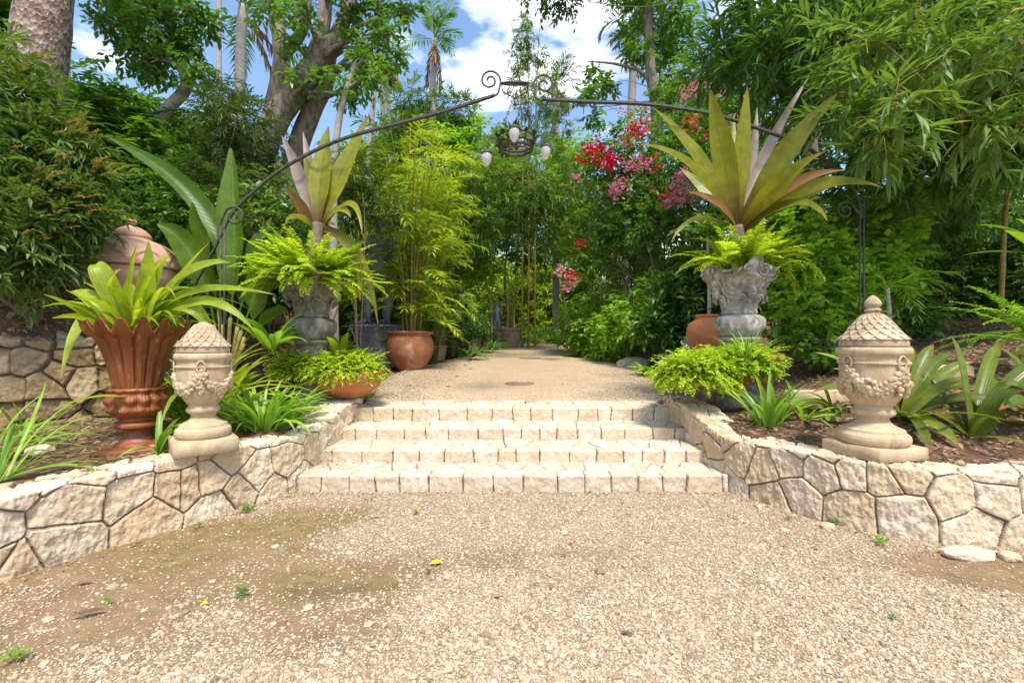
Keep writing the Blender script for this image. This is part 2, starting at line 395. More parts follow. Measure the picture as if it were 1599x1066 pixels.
def plain_mat(name, a, b, rough=.7, scale=6, bump=.25, dist=.006, spec=.3, metal=0, spots=None, spot_amt=.5, spot_scale=9, spot_lo=.55, fine=60, vert=1.0):
    m, nt, out = new_mat(name); k = N(nt); co = k.coord(); n1 = k.noise(scale, 7, .62, k.scalev(co, (1, 1, vert)), .5); n2 = k.noise(fine, 5, .7, co)
    col = k.ramp(n1, [(.32, a), (.66, b)])
    col = k.mix(.35, col, k.ramp(n2, [(.35, (.6, .57, .55)), (.62, (1.1, 1.1, 1.1))]), 'MULTIPLY')
    if spots: col = k.mix(k.math('MULTIPLY', k.ramp(k.noise(spot_scale, 8, .7, k.scalev(co, (1, 1, vert)), .3), [(spot_lo, (0, 0, 0)), (spot_lo + .1, (1, 1, 1))]), spot_amt), col, spots)
    h = k.math('ADD', n1, k.math('MULTIPLY', n2, .4))
    k.l(k.bsdf(col, rough, spec, k.bump(h, bump, dist), metal).outputs[0], out.inputs['Surface']); return m

def gravel_mat(name, path=False):
    m, nt, out = new_mat(name); k = N(nt); dirt, moss_or_shade, wet = k.attr(); co = k.coord()
    v1 = k.vor(74, co); v2 = k.vor(140, co)
    peb = [(0, (.62, .50, .37)), (.16, (.80, .70, .56)), (.36, (.48, .34, .22)), (.52, (.86, .78, .66)), (.68, (.60, .44, .28)), (.80, (.28, .22, .17)), (.9, (.72, .58, .42))]
    x = k.n('ShaderNodeSeparateColor'); k.l(v1['Color'], x.inputs[0]); c1 = k.ramp(x.outputs[0], peb)
    x2 = k.n('ShaderNodeSeparateColor'); k.l(v2['Color'], x2.inputs[0]); c2 = k.ramp(x2.outputs[1], peb)
    col = k.mix(k.ramp(x.outputs[2], [(.55, (0, 0, 0)), (.6, (1, 1, 1))]), c1, c2)
    gap = k.ramp(v1['Distance'], [(.25, (0, 0, 0)), (.62, (1, 1, 1))])
    col = k.mix(k.math('MULTIPLY', gap, .35 if path else .75), col, (.27, .20, .125))
    n1 = k.noise(1.6, 6, .6, co); col = k.mix(.35, col, k.ramp(n1, [(.3, (.75, .68, .6)), (.65, (1.08, 1.06, 1.03))]), 'MULTIPLY')
    soil = k.ramp(k.noise(5, 8, .7, co, .4), [(.3, (.24, .155, .09)), (.5, (.36, .25, .155)), (.7, (.46, .345, .235))])
    soil = k.mix(k.ramp(k.noise(30, 5, .75, co), [(.5, (0, 0, 0)), (.75, (.55, .55, .55))]), soil, (.62, .50, .36))
    mossc = k.ramp(k.noise(11, 6, .7, co), [(.3, (.20, .155, .07)), (.55, (.34, .27, .12)), (.75, (.48, .38, .22))])
    soil = k.mix(moss_or_shade, soil, mossc)
    soil = k.mix(k.math('MULTIPLY', wet, .8), soil, (.13, .10, .07))
    edge = k.math('ADD', dirt, k.math('MULTIPLY', k.math('SUBTRACT', k.noise(40, 5, .7, co), .5), .9)); f = k.ramp(edge, [(.42, (0, 0, 0)), (.58, (1, 1, 1))])
    col = k.mix(f, col, soil)
    col = k.mix(1.0, col, (.78, .71, .61) if path else (.66, .60, .52), 'MULTIPLY')
    h = k.mix(f, k.mix(1, v1['Distance'], (-.9, -.9, -.9), 'MULTIPLY'), k.math('MULTIPLY', k.noise(45, 7, .7, co), .8))
    k.l(k.bsdf(col, .85, .25, k.bump(h, .8, .008)).outputs[0], out.inputs['Surface']); return m

def soil_mat(name):
    m, nt, out = new_mat(name); k = N(nt); co = k.coord()
    col = k.ramp(k.noise(4, 9, .7, co, .6), [(.3, (.075, .040, .024)), (.5, (.14, .075, .043)), (.72, (.24, .135, .08))])
    v = k.vor(28, co, rand=1.0); x = k.n('ShaderNodeSeparateColor'); k.l(v['Color'], x.inputs[0])
    col = k.mix(k.ramp(x.outputs[0], [(.7, (0, 0, 0)), (.75, (.8, .8, .8))]), col, k.ramp(x.outputs[1], [(.2, (.20, .10, .05)), (.5, (.33, .22, .14)), (.9, (.42, .33, .24))]))
    h = k.math('ADD', k.noise(20, 8, .75, co), k.math('MULTIPLY', v['Distance'], .5))
    k.l(k.bsdf(col, .92, .15, k.bump(h, .9, .025)).outputs[0], out.inputs['Surface']); return m

M_WALL = stone_mat('limestone_wall', [(.68, .55, .39), (.78, .69, .55), (.60, .44, .27), (.80, .72, .60), (.70, .56, .39)], (.22, .16, .11), (.50, .33, .16), .4, .75, 8, .02, moss_or_shade=(.56, .415, .26))
M_STEP = stone_mat('limestone_steps', [(.62, .52, .395), (.72, .64, .525), (.64, .52, .38), (.74, .67, .56)], (.12, .08, .052), (.52, .36, .20), .25, .7, 9, .016, moss_or_shade=(.50, .375, .245))
M_RUBBLE = stone_mat('brown_rubble_stone', [(.36, .25, .13), (.52, .41, .26), (.30, .20, .10), (.45, .31, .155), (.54, .44, .30)], (.19, .145, .10), (.22, .14, .06), .6, .9, 7, .03)
M_ROCK = stone_mat('garden_rock', [(.40, .34, .26), (.58, .50, .40)], (.2, .2, .2), (.25, .19, .12), .5, .9, 7, .03)
M_GRAVEL = gravel_mat('gravel'); M_PATH = gravel_mat('path_gravel', True); M_SOIL = soil_mat('soil')
M_SAND = plain_mat('carved_sandstone', (.40, .285, .165), (.60, .465, .30), .85, 5, .4, .008, .2, spots=(.22, .155, .095), spot_amt=.6, spot_scale=5.5, spot_lo=.55, vert=.4)
M_SANDLID = plain_mat('carved_sandstone_lid', (.36, .255, .155), (.54, .42, .285), .85, 6, .35, .006, .2, spots=(.17, .12, .075), spot_amt=.55, spot_scale=8, spot_lo=.56)
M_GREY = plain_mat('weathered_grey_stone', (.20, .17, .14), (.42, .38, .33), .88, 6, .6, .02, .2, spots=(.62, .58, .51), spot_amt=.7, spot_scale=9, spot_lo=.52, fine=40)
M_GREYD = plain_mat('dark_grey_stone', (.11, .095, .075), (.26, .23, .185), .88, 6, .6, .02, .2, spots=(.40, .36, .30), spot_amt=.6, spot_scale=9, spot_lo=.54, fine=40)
M_RUST = plain_mat('rust_red_terracotta', (.16, .042, .012), (.29, .085, .023), .5, 7, .5, .008, .45, spots=(.46, .33, .24), spot_amt=.55, spot_scale=12, spot_lo=.58, vert=.35)
M_TERRA = plain_mat('terracotta', (.30, .105, .045), (.46, .20, .105), .75, 4, .25, .005, .3, spots=(.58, .40, .28), spot_amt=.5, spot_scale=3, spot_lo=.54)
M_TERRAR = plain_mat('orange_terracotta', (.38, .13, .05), (.50, .20, .085), .7, 5, .2, .004, .3, spots=(.30, .12, .06), spot_amt=.5)
M_PINK = plain_mat('pinkish_terracotta', (.50, .27, .17), (.66, .42, .30), .8, 4, .3, .005, .25, spots=(.36, .17, .09), spot_amt=.55, spot_scale=3.2, spot_lo=.53)
M_TANPOT = plain_mat('tan_clay', (.30, .20, .11), (.46, .34, .21), .8, 5, .3, .005, .25)
M_IRON = plain_mat('weathered_iron', (.030, .033, .024), (.075, .074, .055), .55, 14, .3, .003, .4, spots=(.16, .09, .06), spot_amt=.6, spot_scale=8)
M_STATUE = plain_mat('dull_grey_metal', (.15, .16, .18), (.30, .31, .34), .45, 12, .35, .004, .5, metal=.2)
M_RUSTY = plain_mat('rusty_iron_plate', (.20, .095, .065), (.34, .17, .12), .8, 16, .5, .006)
M_PIPE = plain_mat('grey_pipe', (.06, .064, .064), (.11, .115, .115), .6, 6, .1)
M_HOSE = plain_mat('black_hose', (.015, .015, .016), (.03, .03, .032), .45, 6, .05)
M_WHITE = plain_mat('white_plaster', (.72, .71, .68), (.82, .81, .79), .8, 5, .1)
M_ROOFM = plain_mat('grey_roof_tile', (.28, .22, .19), (.42, .35, .31), .85, 9, .4)
M_BARK_FLAKE = bark_mat('flaking_bark', (.14, .085, .055), (.32, .23, .175), (7, 7, 5), 1.0, ((.11, .06, .04), (.34, .245, .19), (.50, .41, .35)), .04)
M_BARK_GREY = bark_mat('furrowed_grey_bark', (.075, .052, .038), (.33, .265, .21), (5, 5, 1.6), 1.0, None, .05)
M_BARK_SMOOTH = bark_mat('smooth_grey_bark', (.22, .18, .14), (.37, .315, .26), (3, 3, 3), .3)
M_BARK = bark_mat('brown_bark', (.10, .070, .048), (.24, .17, .12), (7, 7, 2), .8)
M_PALM = bark_mat('ringed_palm_trunk', (.22, .19, .16), (.42, .38, .33), (2, 2, 9), .5)
M_CULM = bark_mat('yellow_bamboo_culm', (.20, .155, .045), (.40, .28, .08), (3, 3, 5), .15)
M_CANE = bark_mat('green_cane', (.14, .13, .03), (.33, .27, .08), (3, 3, 7), .2)
M_ROOTS = bark_mat('root_wood', (.12, .080, .055), (.36, .26, .19), (6, 6, 3), 1.0, None, .04)
M_DRY = leaf_mat('dry_fronds', (.16, .10, .05), (.36, .25, .14), .2, .7)
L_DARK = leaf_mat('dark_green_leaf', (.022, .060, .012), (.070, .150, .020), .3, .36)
L_MID = leaf_mat('mid_green_leaf', (.040, .100, .016), (.115, .230, .030), .36, .38)
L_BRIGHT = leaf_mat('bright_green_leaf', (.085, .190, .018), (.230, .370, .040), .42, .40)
L_YEL = leaf_mat('yellow_green_leaf', (.13, .20, .014), (.29, .36, .035), .42, .42)
L_FERN = leaf_mat('yellow_green_fern', (.155, .25, .012), (.34, .42, .032), .45, .5)
L_BAMB = leaf_mat('bamboo_leaf', (.030, .085, .018), (.115, .220, .045), .36, .36)
L_TUN = leaf_mat('tunnel_bamboo_leaf', (.045, .10, .016), (.15, .25, .042), .4, .38)
L_BAMBY = leaf_mat('light_bamboo_leaf', (.040, .088, .018), (.125, .20, .042), .40, .42)
L_PALM = leaf_mat('cane_palm_leaf', (.090, .190, .020), (.290, .400, .050), .42, .36)
L_OLIVE = leaf_mat('olive_leaf', (.030, .062, .016), (.085, .135, .032), .3, .4)
L_SHRUB = leaf_mat('dull_green_shrub_leaf', (.035, .080, .018), (.12, .19, .045), .32, .36)
L_GOLD = leaf_mat('orange_new_growth', (.13, .088, .032), (.24, .175, .075), .35, .5)
L_GRASS = leaf_mat('strap_leaf', (.080, .185, .020), (.230, .360, .050), .4, .36, rib=(.16, .28, .05))
L_BIRD = leaf_mat('lime_broad_leaf', (.13, .205, .012), (.30, .36, .030), .45, .36, rib=(.30, .42, .08), veins=(0, 22))
L_HELI = leaf_mat('banana_like_leaf', (.048, .105, .010), (.105, .185, .018), .45, .38, rib=(.26, .36, .08), veins=(230, -20))
L_BROM = leaf_mat('bromeliad_leaf', (.070, .105, .014), (.16, .20, .030), .3, .34, veins=(0, 20), tip=(.50, .04, .12), tip0=.90)
L_HERO = leaf_mat('olive_gold_strap_leaf', (.095, .105, .006), (.22, .225, .014), .38, .36, rib=(.16, .13, .02), base=(.12, .06, .018), tip=(.26, .16, .04), tip0=.92, veins=(0, 26))
L_DRYL = leaf_mat('dry_mauve_strap_leaf', (.10, .07, .06), (.17, .13, .115), .08, .6)
L_BROWN = leaf_mat('browned_strap_leaf', (.085, .040, .012), (.15, .075, .022), .12, .55)
L_RED = leaf_mat('crimson_bract', (.36, .002, .018), (.45, .008, .045), .3, .5, tcol=(1.1, .6, .6))
L_PINKB = leaf_mat('pink_bract', (.45, .14, .22), (.50, .27, .31), .4, .5, tcol=(1.1, .8, .8))
L_CORAL = leaf_mat('coral_bract', (.40, .10, .04), (.46, .18, .09), .4, .5, tcol=(1.1, .7, .6))
L_LITTER = leaf_mat('fallen_leaves', (.07, .038, .020), (.27, .18, .11), .1, .7)
L_YLEAF = leaf_mat('yellow_fallen_leaf', (.55, .36, .02), (.66, .44, .03), .1, .6)

# ------------------------------------------------------------------ the lie of the land
LW = resample(catmull([(-6.6, -1.2), (-4.9, .2), (-3.75, 1.35), (-3.05, 2.55), (-2.78, 3.05), (-2.5, 3.48), (-2.24, 3.88), (-2.03, 4.25), (-1.96, 4.65), (-1.95, 5.2), (-1.95, 5.95)], 600), .0055)[0]
RW = resample(catmull([(1.975, 5.95), (1.975, 5.2), (1.985, 4.65), (2.03, 4.22), (2.20, 3.92), (2.39, 3.6), (2.58, 3.38), (2.85, 3.2), (3.2, 3.12), (3.7, 3.1), (4.8, 3.12), (6.6, 3.2), (9, 3.4)], 600), .0055)[0]
def pathz(y):
    y = np.asarray(y, float); u = np.clip(y - 6.2, 0, None)
    return .56 + .056 * np.where(u < 12, u, 12 + 3.2 * (1 - np.exp(-(u - 12) / 3.2)))
lw_o = np.argsort(LW[:, 1]); 
def xl(y): return np.interp(y, LW[lw_o, 1], LW[lw_o, 0])
def xr(y): q = RW[RW[:, 1] > 3.2]; return np.interp(y, q[::-1, 1], q[::-1, 0])
def yr(x): return np.interp(x, RW[:, 0] + np.arange(len(RW)) * 1e-7, RW[:, 1])
def ground_z(x, y, court=True):
    x, y = np.broadcast_arrays(np.asarray(x, float), np.asarray(y, float))
    b1 = .45 + .10 * np.clip(y - 3.6, 0, 1.1); s = ss(5.6, 7.4, y); z = b1 * (1 - s) + (pathz(y) - .03) * s
    xb = np.interp(y, [3.5, 4.25, 4.9, 5.4, 8, 14, 30], [-7.8, -6.2, -4.75, -4.5, -4.1, -3.6, -3.0])
    dl = xb - x; w = np.interp(y, [4.9, 5.6, 8, 14], [.22, .8, 1.6, 2.5])
    z = z + .9 * ss(0, 1, dl / w) * np.interp(y, [12, 20], [1, .5]) + .50 * np.clip(dl - .1, 0, 8) * np.interp(y, [10, 25], [1, .4])
    z = z + .21 * np.clip(x - 2.5 - .1 * np.clip(y - 6, 0, 10), 0, 9) * ss(3.5, 5.2, y)
    z = z + .05 * fbm(np.stack([x * 1.6, y * 1.6, 0 * x], -1), 3, 3)
    z = z - .12 * ss(30, 120, y)
    inp = ss(0, .3, x - np.interp(y, [6, 6.6, 7.5, 9, 10.2, 11.9, 15.5, 18.2, 21, 26], [-1.96, -2.1, -2.3, -2.35, -2.3, -1.9, -1.15, .35, 1.0, 1.6])) * ss(0, .3, np.interp(y, [6, 6.6, 8, 11.1, 13, 15, 17.1, 21, 26], [2.0, 2.2, 2.9, 3.4, 3.4, 3.15, 2.6, 2.6, 3.2]) - x) * (y > 5.9) * (y < 26)
    z = np.where(inp > 0, z * (1 - inp) + np.minimum(z, pathz(y) - .05) * inp, z)
    if court:
        c = (x > xl(np.clip(y, -1.2, 5.95)) - .17) & (y > -1.2) | (y <= -1.2)
        r = np.where(x > 1.975, (y < yr(np.clip(x, 1.98, 9)) + .17) | ((x < xr(np.clip(y, 3.25, 5.95)) + .17) & (y < 6.25)), y < 6.25); z = np.where(c & r, -.09, z)
    return z
def hit(px, py):                                                           # where the view ray of a pixel meets the ground
    Y = np.linspace(2.5, 30, 4000); x = (px - 799.5) / FPX * Y; z = CAM_H - (py - 533) / FPX * Y; d = z - ground_z(x, Y, False); i = np.argmax(d < 0) if (d < 0).any() else np.abs(d).argmin(); return A(x[i], Y[i], z[i])
def gz(x, y): return float(ground_z(x, y, False))

ax = np.r_[-140, -90, -60, -40, -28, -20, -15, np.arange(-12, 12.01, .1), 15, 20, 28, 40, 60, 90, 140]
ay = np.r_[-40, -20, -10, -5, -2, np.arange(-1.5, 14, .1), np.arange(14, 34, .4), 40, 55, 80, 120, 180, 260]
X, Yg = np.meshgrid(ax, ay, indexing='ij')
g = Geo(); g.add(np.stack([X, Yg, ground_z(X, Yg)], -1), grid_quads(len(ax), len(ay))[:, ::-1])
tag(g.build('ground', M_SOIL), kind='structure')

# the lower forecourt
def court_masks(x, y):
    p = np.stack([x, y, 0 * x], -1); n1 = fbm(p * 1.3, 4, 11); n2 = fbm(p * 3.1, 4, 12)
    gs = lambda cx, cy, sx, sy, a=0: np.exp(-((((x - cx) * math.cos(a) + (y - cy) * math.sin(a)) / sx) ** 2 + ((-(x - cx) * math.sin(a) + (y - cy) * math.cos(a)) / sy) ** 2))
    left = gs(-1.75, 3.45, 1.25, .42, .35) + gs(-1.05, 2.72, .75, .34, .1) + .9 * gs(-2.3, 2.9, .6, .5) + .85 * gs(-2.2, 2.1, .95, .6) + .5 * gs(-1.0, 2.15, .8, .3) + .55 * gs(-.3, 2.95, .7, .3)
    right = 1.25 * gs(2.75, 2.82, .75, .24, -.12) + gs(3.6, 2.6, .9, .4) + .5 * gs(2.2, 3.4, .35, .25)
    base = .5 * np.exp(-np.clip(x - xl(np.clip(y, -1.2, 5.9)) , 0, 9) / .16) + .4 * gs(0, 4.2, 2.2, .09)
    dirt = np.clip((left + right + base) * .78 + n1 * .9 + n2 * .5, 0, 1)
    moss_or_shade = np.clip(1.25 * gs(-1.75, 3.5, 1.2, .33, .3) + 1.1 * gs(-.95, 2.7, .6, .24, .1) + .8 * gs(-2.3, 2.95, .45, .3) + .9 * gs(3.1, 2.75, .7, .16, -.1) + n2 * 1.6 - .12, 0, 1)
    wet = np.clip(1.0 * gs(-.98, 2.58, .28, .10, .2) + .5 * gs(3.2, 2.85, .55, .08, -.1) + n2 - .25, 0, 1)
    return dirt, moss_or_shade, wet
ax = np.r_[-30, -16, -9, np.arange(-7, 9.01, .035), 16, 30]; ay = np.r_[-40, -20, -9, -4, -1, np.arange(.4, 4.5, .035), 5.0]
X, Yg = np.meshgrid(ax, ay, indexing='ij'); near = ss(.2, 1, Yg) * ss(9.2, 7, np.abs(X))
d_, m_, w_ = court_masks(X, Yg)
Z = .018 * fbm(np.stack([X * 1.1, Yg * 1.1, X * 0], -1), 4, 2) + .006 * fbm(np.stack([X * 9, Yg * 9, X * 0], -1), 3, 4)
Z = Z - .012 * ss(.4, .7, d_)
g = Geo(); g.add(np.stack([X, Yg, Z * near], -1), grid_quads(len(ax), len(ay))[:, ::-1], rnd=d_.ravel(), lu=m_.ravel(), lv=w_.ravel())
tag(g.build('gravel_forecourt', M_GRAVEL), kind='structure')

# the raised path
py_ = np.r_[np.arange(6.38, 14, .05), np.arange(14, 26, .15)]
pl = np.interp(py_, [6.3, 6.6, 7.5, 9, 10.2, 11.9, 15.5, 18.2, 21, 26], [-1.96, -2.1, -2.3, -2.35, -2.3, -1.9, -1.15, .35, 1.0, 1.6])
pr = np.interp(py_, [6.3, 6.6, 8, 11.1, 13, 15, 17.1, 21, 26], [2.0, 2.2, 2.9, 3.4, 3.4, 3.15, 2.6, 2.6, 3.2])
pl = pl + .12 * fbm(np.stack([py_ * 2, 0 * py_, 0 * py_], -1), 3, 8); pr = pr + .12 * fbm(np.stack([py_ * 2, 0 * py_ + 5, 0 * py_], -1), 3, 9)
u = np.linspace(0, 1, 60); X = pl[:, None] * (1 - u) + pr[:, None] * u; Yg = np.repeat(py_[:, None], 60, 1)
ed = np.minimum(X - pl[:, None], pr[:, None] - X)
n1 = fbm(np.stack([X * 1.1, Yg * 1.1, 0 * X], -1), 4, 21)
Z = pathz(Yg) + .008 + .02 * n1 - .03 * ss(.15, 0, ed) + .03 * np.clip(1 - np.abs(2 * u - 1)[None], 0, 1)
dirt = np.clip(.6 * ss(.5, 0, ed) + n1 * .5 - .05, 0, 1); Z = Z - .047 * ss(7.0, 6.42, Yg); moss_or_shade = np.clip(.9 * ss(.8, .1, X - pl[:, None]) * ss(12, 8, Yg) + n1 * 1.5, 0, 1)
g = Geo(); g.add(np.stack([X, Yg, Z], -1), grid_quads(len(py_), 60), rnd=dirt.ravel(), lu=moss_or_shade.ravel() * .6, lv=0)
tag(g.build('gravel_path', M_PATH), kind='structure')

# loose pebbles over the forecourt and the near end of the path: nobody could count them
PV, PF = ico(0)
def pebbles(n, x, y, z, r):
    sc3 = np.stack([R(.75, 1.25, n), R(.75, 1.25, n), R(.45, .8, n)], 1) * r[:, None]; a = R(0, 2 * PI, n)
    V = PV[None] * (1 + R(-.22, .22, (n, 12, 1))) * sc3[:, None]; c, s = np.cos(a)[:, None], np.sin(a)[:, None]
    V = np.stack([V[..., 0] * c - V[..., 1] * s, V[..., 0] * s + V[..., 1] * c, V[..., 2]], -1) + np.stack([x, y, z + r * .25], 1)[:, None]
    return V, (PF[None] + np.arange(n)[:, None, None] * 12).reshape(-1, 3), np.repeat(R(0, 1, n), 12)
n = 300000; y = 1.55 + 2.75 * R(0, 1, n) ** 1.25; x = R(-1, 1, n) * (1.2 * y + .3)
dd, mm, ww = court_masks(x, y); keep = (R(0, 1, n) < np.clip(1.02 - 1.25 * dd, .085, 1)) & (x > xl(y) + .02) & (y < np.where(x > 1.95, yr(np.clip(x, 1.98, 9)) - .02, 4.23))
x, y = x[keep], y[keep]; dd = dd[keep]; r = np.exp(rng.normal(math.log(.0039), .46, len(x))) * np.where(R(0, 1, len(x)) < .012, 2.2, 1)
g = Geo(); V, T, c = pebbles(len(x), x, y, -.012 * ss(.4, .7, dd) + .018 * fbm(np.stack([x * 1.1, y * 1.1, x * 0], -1), 4, 2), r); g.add(V, None, T, rnd=c)
n = 60000; y = 6.44 + 4.5 * R(0, 1, n) ** 1.5; uu = R(0, 1, n); x = np.interp(y, py_, pl) * (1 - uu) + np.interp(y, py_, pr) * uu
V, T, c = pebbles(n, x, y, pathz(y) + .02 - .047 * ss(7.0, 6.42, y), np.exp(rng.normal(math.log(.0075), .3, n))); g.add(V, None, T, rnd=c)
m, nt, out = new_mat('pebbles'); k = N(nt); rn, _, _ = k.attr()
pc = k.ramp(rn, [(0, (.66, .54, .40)), (.2, (.84, .75, .62)), (.4, (.50, .37, .25)), (.55, (.88, .81, .70)), (.7, (.62, .46, .30)), (.82, (.30, .25, .20)), (.9, (.76, .63, .47))])
pc = k.mix(.4, pc, k.ramp(k.noise(90, 4, .6, k.coord()), [(.3, (.65, .62, .58)), (.65, (1.1, 1.1, 1.1))]), 'MULTIPLY')
pc = k.mix(1.0, pc, (.665, .62, .535), 'MULTIPLY')
k.l(k.bsdf(pc, .8, .3).outputs[0], out.inputs['Surface'])
M_PEB = m
tag(g.build('loose_gravel', m, smooth=False), kind='stuff')

# ------------------------------------------------------------------ masonry
def masonry(pos, S, Pp, sites, crack=.008, depth=.03, off=.010, tilt=.05, rough=.004, seed=0, warp=.02, flip=False, curve=.0):
    n, m = S.shape; q = np.stack([S, Pp], -1).reshape(-1, 2); q3 = np.c_[q * 4, np.full(len(q), seed * 3.3)]
    q = q + warp * 2 * np.stack([fbm(q3, 3, seed + 31), fbm(q3 + 9.7, 3, seed + 37)], 1)
    best = np.zeros(len(q), int); ed = np.zeros(len(q))
    for a in range(0, len(q), 20000):
        p = q[a:a + 20000]; d2 = ((p[:, None] - sites[None]) ** 2).sum(-1); i = d2.argmin(1); best[a:a + 20000] = i
        dab = np.sqrt(((sites[i][:, None] - sites[None]) ** 2).sum(-1)) + 1e-9
        e = (d2 - d2[np.arange(len(p)), i][:, None]) / (2 * dab); e[np.arange(len(p)), i] = 9; ed[a:a + 20000] = e.min(1)
    du = np.gradient(pos, axis=0); dv = np.gradient(pos, axis=1); nn = nrm(np.cross(du, dv)) * (-1 if flip else 1)
    k = len(sites); o = R(-off, off, k); tl = rng.normal(0, tilt, (k, 2)); tone = R(0, 1, k)
    w3 = pos.reshape(-1, 3); cw = crack * (1 + 1.2 * fbm(w3 * 7, 2, seed + 5))
    groove = 1 - ss(cw * .45, cw * 1.15, ed)
    h = o[best] + (tl[best] * (q - sites[best])).sum(1) - depth * groove + curve * np.minimum(ed, .06) / .06 + rough * 4 * fbm(w3 * 16, 4, seed + 3) + rough * 3 * fbm(w3 * A(50, 50, 22), 2, seed + 4)
    V = w3 + nn.reshape(-1, 3) * h[:, None]
    return V, grid_quads(n, m)[:, ::-1] if not flip else grid_quads(n, m), tone[best], 1 - ss(cw * .3, cw * .85, ed)


def garden_wall(name, path, ztop, thick, sites, mat, seed, zb=-.06, crack=.0078, off=.007, rough=.0085, depth=.022, tilt=.05, curve=0., warp=.016, step=.005):
    t = nrm(np.gradient(path, axis=0)); n = np.stack([t[:, 1], -t[:, 0]], 1); s = np.r_[0, np.cumsum(np.linalg.norm(np.diff(path, axis=0), axis=1))]
    zt = ztop(s, path); nf = int((np.median(zt) - zb) / step); nt_ = int(thick / step); b = .016
    fr = np.linspace(0, 1, nf); cols = []
    for f in fr: cols.append((np.zeros(len(s)), zb + (zt - b - zb) * f, zb + (zt - b - zb) * f - zt))
    for a in (.35, .75, 1.1): cols.append((np.full(len(s), b * (1 - math.cos(a))), zt - b + b * math.sin(a), np.full(len(s), -b + b * a)))
    for f in np.linspace(0, 1, nt_): cols.append((b + (thick - 2 * b) * f + 0 * s, zt, b * .6 + (thick - 2 * b) * f + 0 * s))
    for f in np.linspace(0, 1, 14): cols.append((thick + 0 * s, zt - b - (.3) * f, thick - b + .3 * f + 0 * s))
    ins = np.stack([c[0] for c in cols], 1); z = np.stack([c[1] for c in cols], 1); pp = np.stack([c[2] for c in cols], 1)
    pos = np.stack([path[:, :1] - n[:, :1] * ins, path[:, 1:] - n[:, 1:] * ins, z], -1)
    V, Q, tone, cr = masonry(pos, np.repeat(s[:, None], pos.shape[1], 1), pp, sites(s[-1]), crack, depth, off, tilt, rough, seed, flip=False, curve=curve, warp=warp)
    g = Geo(); g.add(V, Q, rnd=tone, lu=cr, lv=.75 * ss(-.02, -.12, pp).ravel()); return g  # front face gets the tan shade tint, the top stays pale
def wall_sites(sp, rows, jit):
    def f(L):
        o = []
        for (p, w) in rows:
            x = -.2 + R(0, w)
            while x < L + .2:
                o.append((x + R(-jit, jit), p + R(-jit, jit) * .8))
                if R(0, 1) < .22: o.append((o[-1][0] + R(.06, .11), o[-1][1] + R(-.09, .09)))
                x += w * R(.55, 1.42)
        return np.array(o)
    return f
rows = [(-.42, .36), (-.14, .30), (.10, .24), (.27, .28), (.52, .4)]
zl = lambda s, p: .51 - .022 * ss(3.3, 2.6, p[:, 1]) + .145 * ss(4.15, 5.6, p[:, 1]) + .01 * np.sin(s * 3.1)
zr = lambda s, p: .50 + .17 * ss(4.2, 5.3, p[:, 1]) * (p[:, 0] < 2.3) + .012 * np.sin(s * 2.7 + 1)
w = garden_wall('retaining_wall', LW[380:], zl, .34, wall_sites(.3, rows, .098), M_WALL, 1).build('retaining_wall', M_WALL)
tag(w, 'low cream limestone wall curving from the steps towards the fluted rust-red urn', 'wall')
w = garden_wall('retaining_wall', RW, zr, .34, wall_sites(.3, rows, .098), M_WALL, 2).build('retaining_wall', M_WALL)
tag(w, 'low cream limestone wall curving from the steps under the urn with pointed finial', 'wall')

SY = [4.236, 4.69, 5.21, 5.72, 6.44]; SZ = [0, .155, .279, .405, .562]
st = thing('stone_steps', 'four broad cream limestone steps up to the gravel path', 'steps', (0, 4.236, 0))
for k in range(4):
    x = np.arange(-1.99, 2.01, .0075); b = .014; r = SZ[k + 1] - SZ[k] + .04; dp = SY[k + 1] - SY[k] + .06; pr_ = []
    for f in np.linspace(0, 1, int(r / .007)): pr_.append((0, SZ[k] - .04 + (r - b) * f, (r - b) * f - r))
    for a in (.4, .8, 1.15): pr_.append((b * (1 - math.cos(a)), SZ[k + 1] - b + b * math.sin(a), -b + b * a))
    for f in np.linspace(0, 1, int(dp / .009)): pr_.append((b + (dp - b) * f, SZ[k + 1] - .004 * f, b * .6 + (dp - b) * f))
    pr_ = np.array(pr_); wob = .008 * fbm(np.c_[x * 1.7, 0 * x + k * 3, 0 * x], 3, 50 + k)
    pos = np.stack([np.repeat(x[:, None], len(pr_), 1), SY[k] + pr_[None, :, 0] + wob[:, None], np.repeat(pr_[None, :, 1], len(x), 0)], -1)
    sites = []; xx = -2.2
    while xx < 2.2: sites.append((xx, .02 + R(-.012, .012))); xx += R(.17, .37)
    xx = -2.2
    while xx < 2.2: sites.append((xx, .28 + R(-.09, .09))); xx += R(.13, .30)
    if dp > .6:
        xx = -2.2
        while xx < 2.2: sites.append((xx, .52 + R(-.06, .06))); xx += R(.18, .36)
    V, Q, tone, cr = masonry(pos, np.repeat(x[:, None], len(pr_), 1), np.repeat(pr_[None, :, 2], len(x), 0), np.array(sites), .0078, .030, .0055, .02, .0045, 60 + k, .014)
    Geo().add(V, Q, rnd=tone, lu=cr, lv=.85 * np.repeat(ss(.01, -.03, pr_[:, 2])[None], len(x), 0).ravel()).build('step', M_STEP, st, world=True)  # risers get the tan shade tint, treads stay pale

n = 420; kk = rng.integers(0, 4, n); x = R(-1.9, 1.92, n); x = np.where(R(0, 1, n) < .5, np.sign(x) * (1.93 - np.abs(rng.normal(0, .25, n))), x); y = np.array(SY)[kk + 1] - .03 - np.abs(rng.normal(0, .10, n)); V, T, c = pebbles(n, x, y, np.array(SZ)[kk + 1] + .004, np.exp(rng.normal(math.log(.0055), .35, n)))
g = Geo(); g.add(V, None, T, rnd=c); tag(g.build('grit_on_steps', M_PEB, smooth=False), kind='stuff')

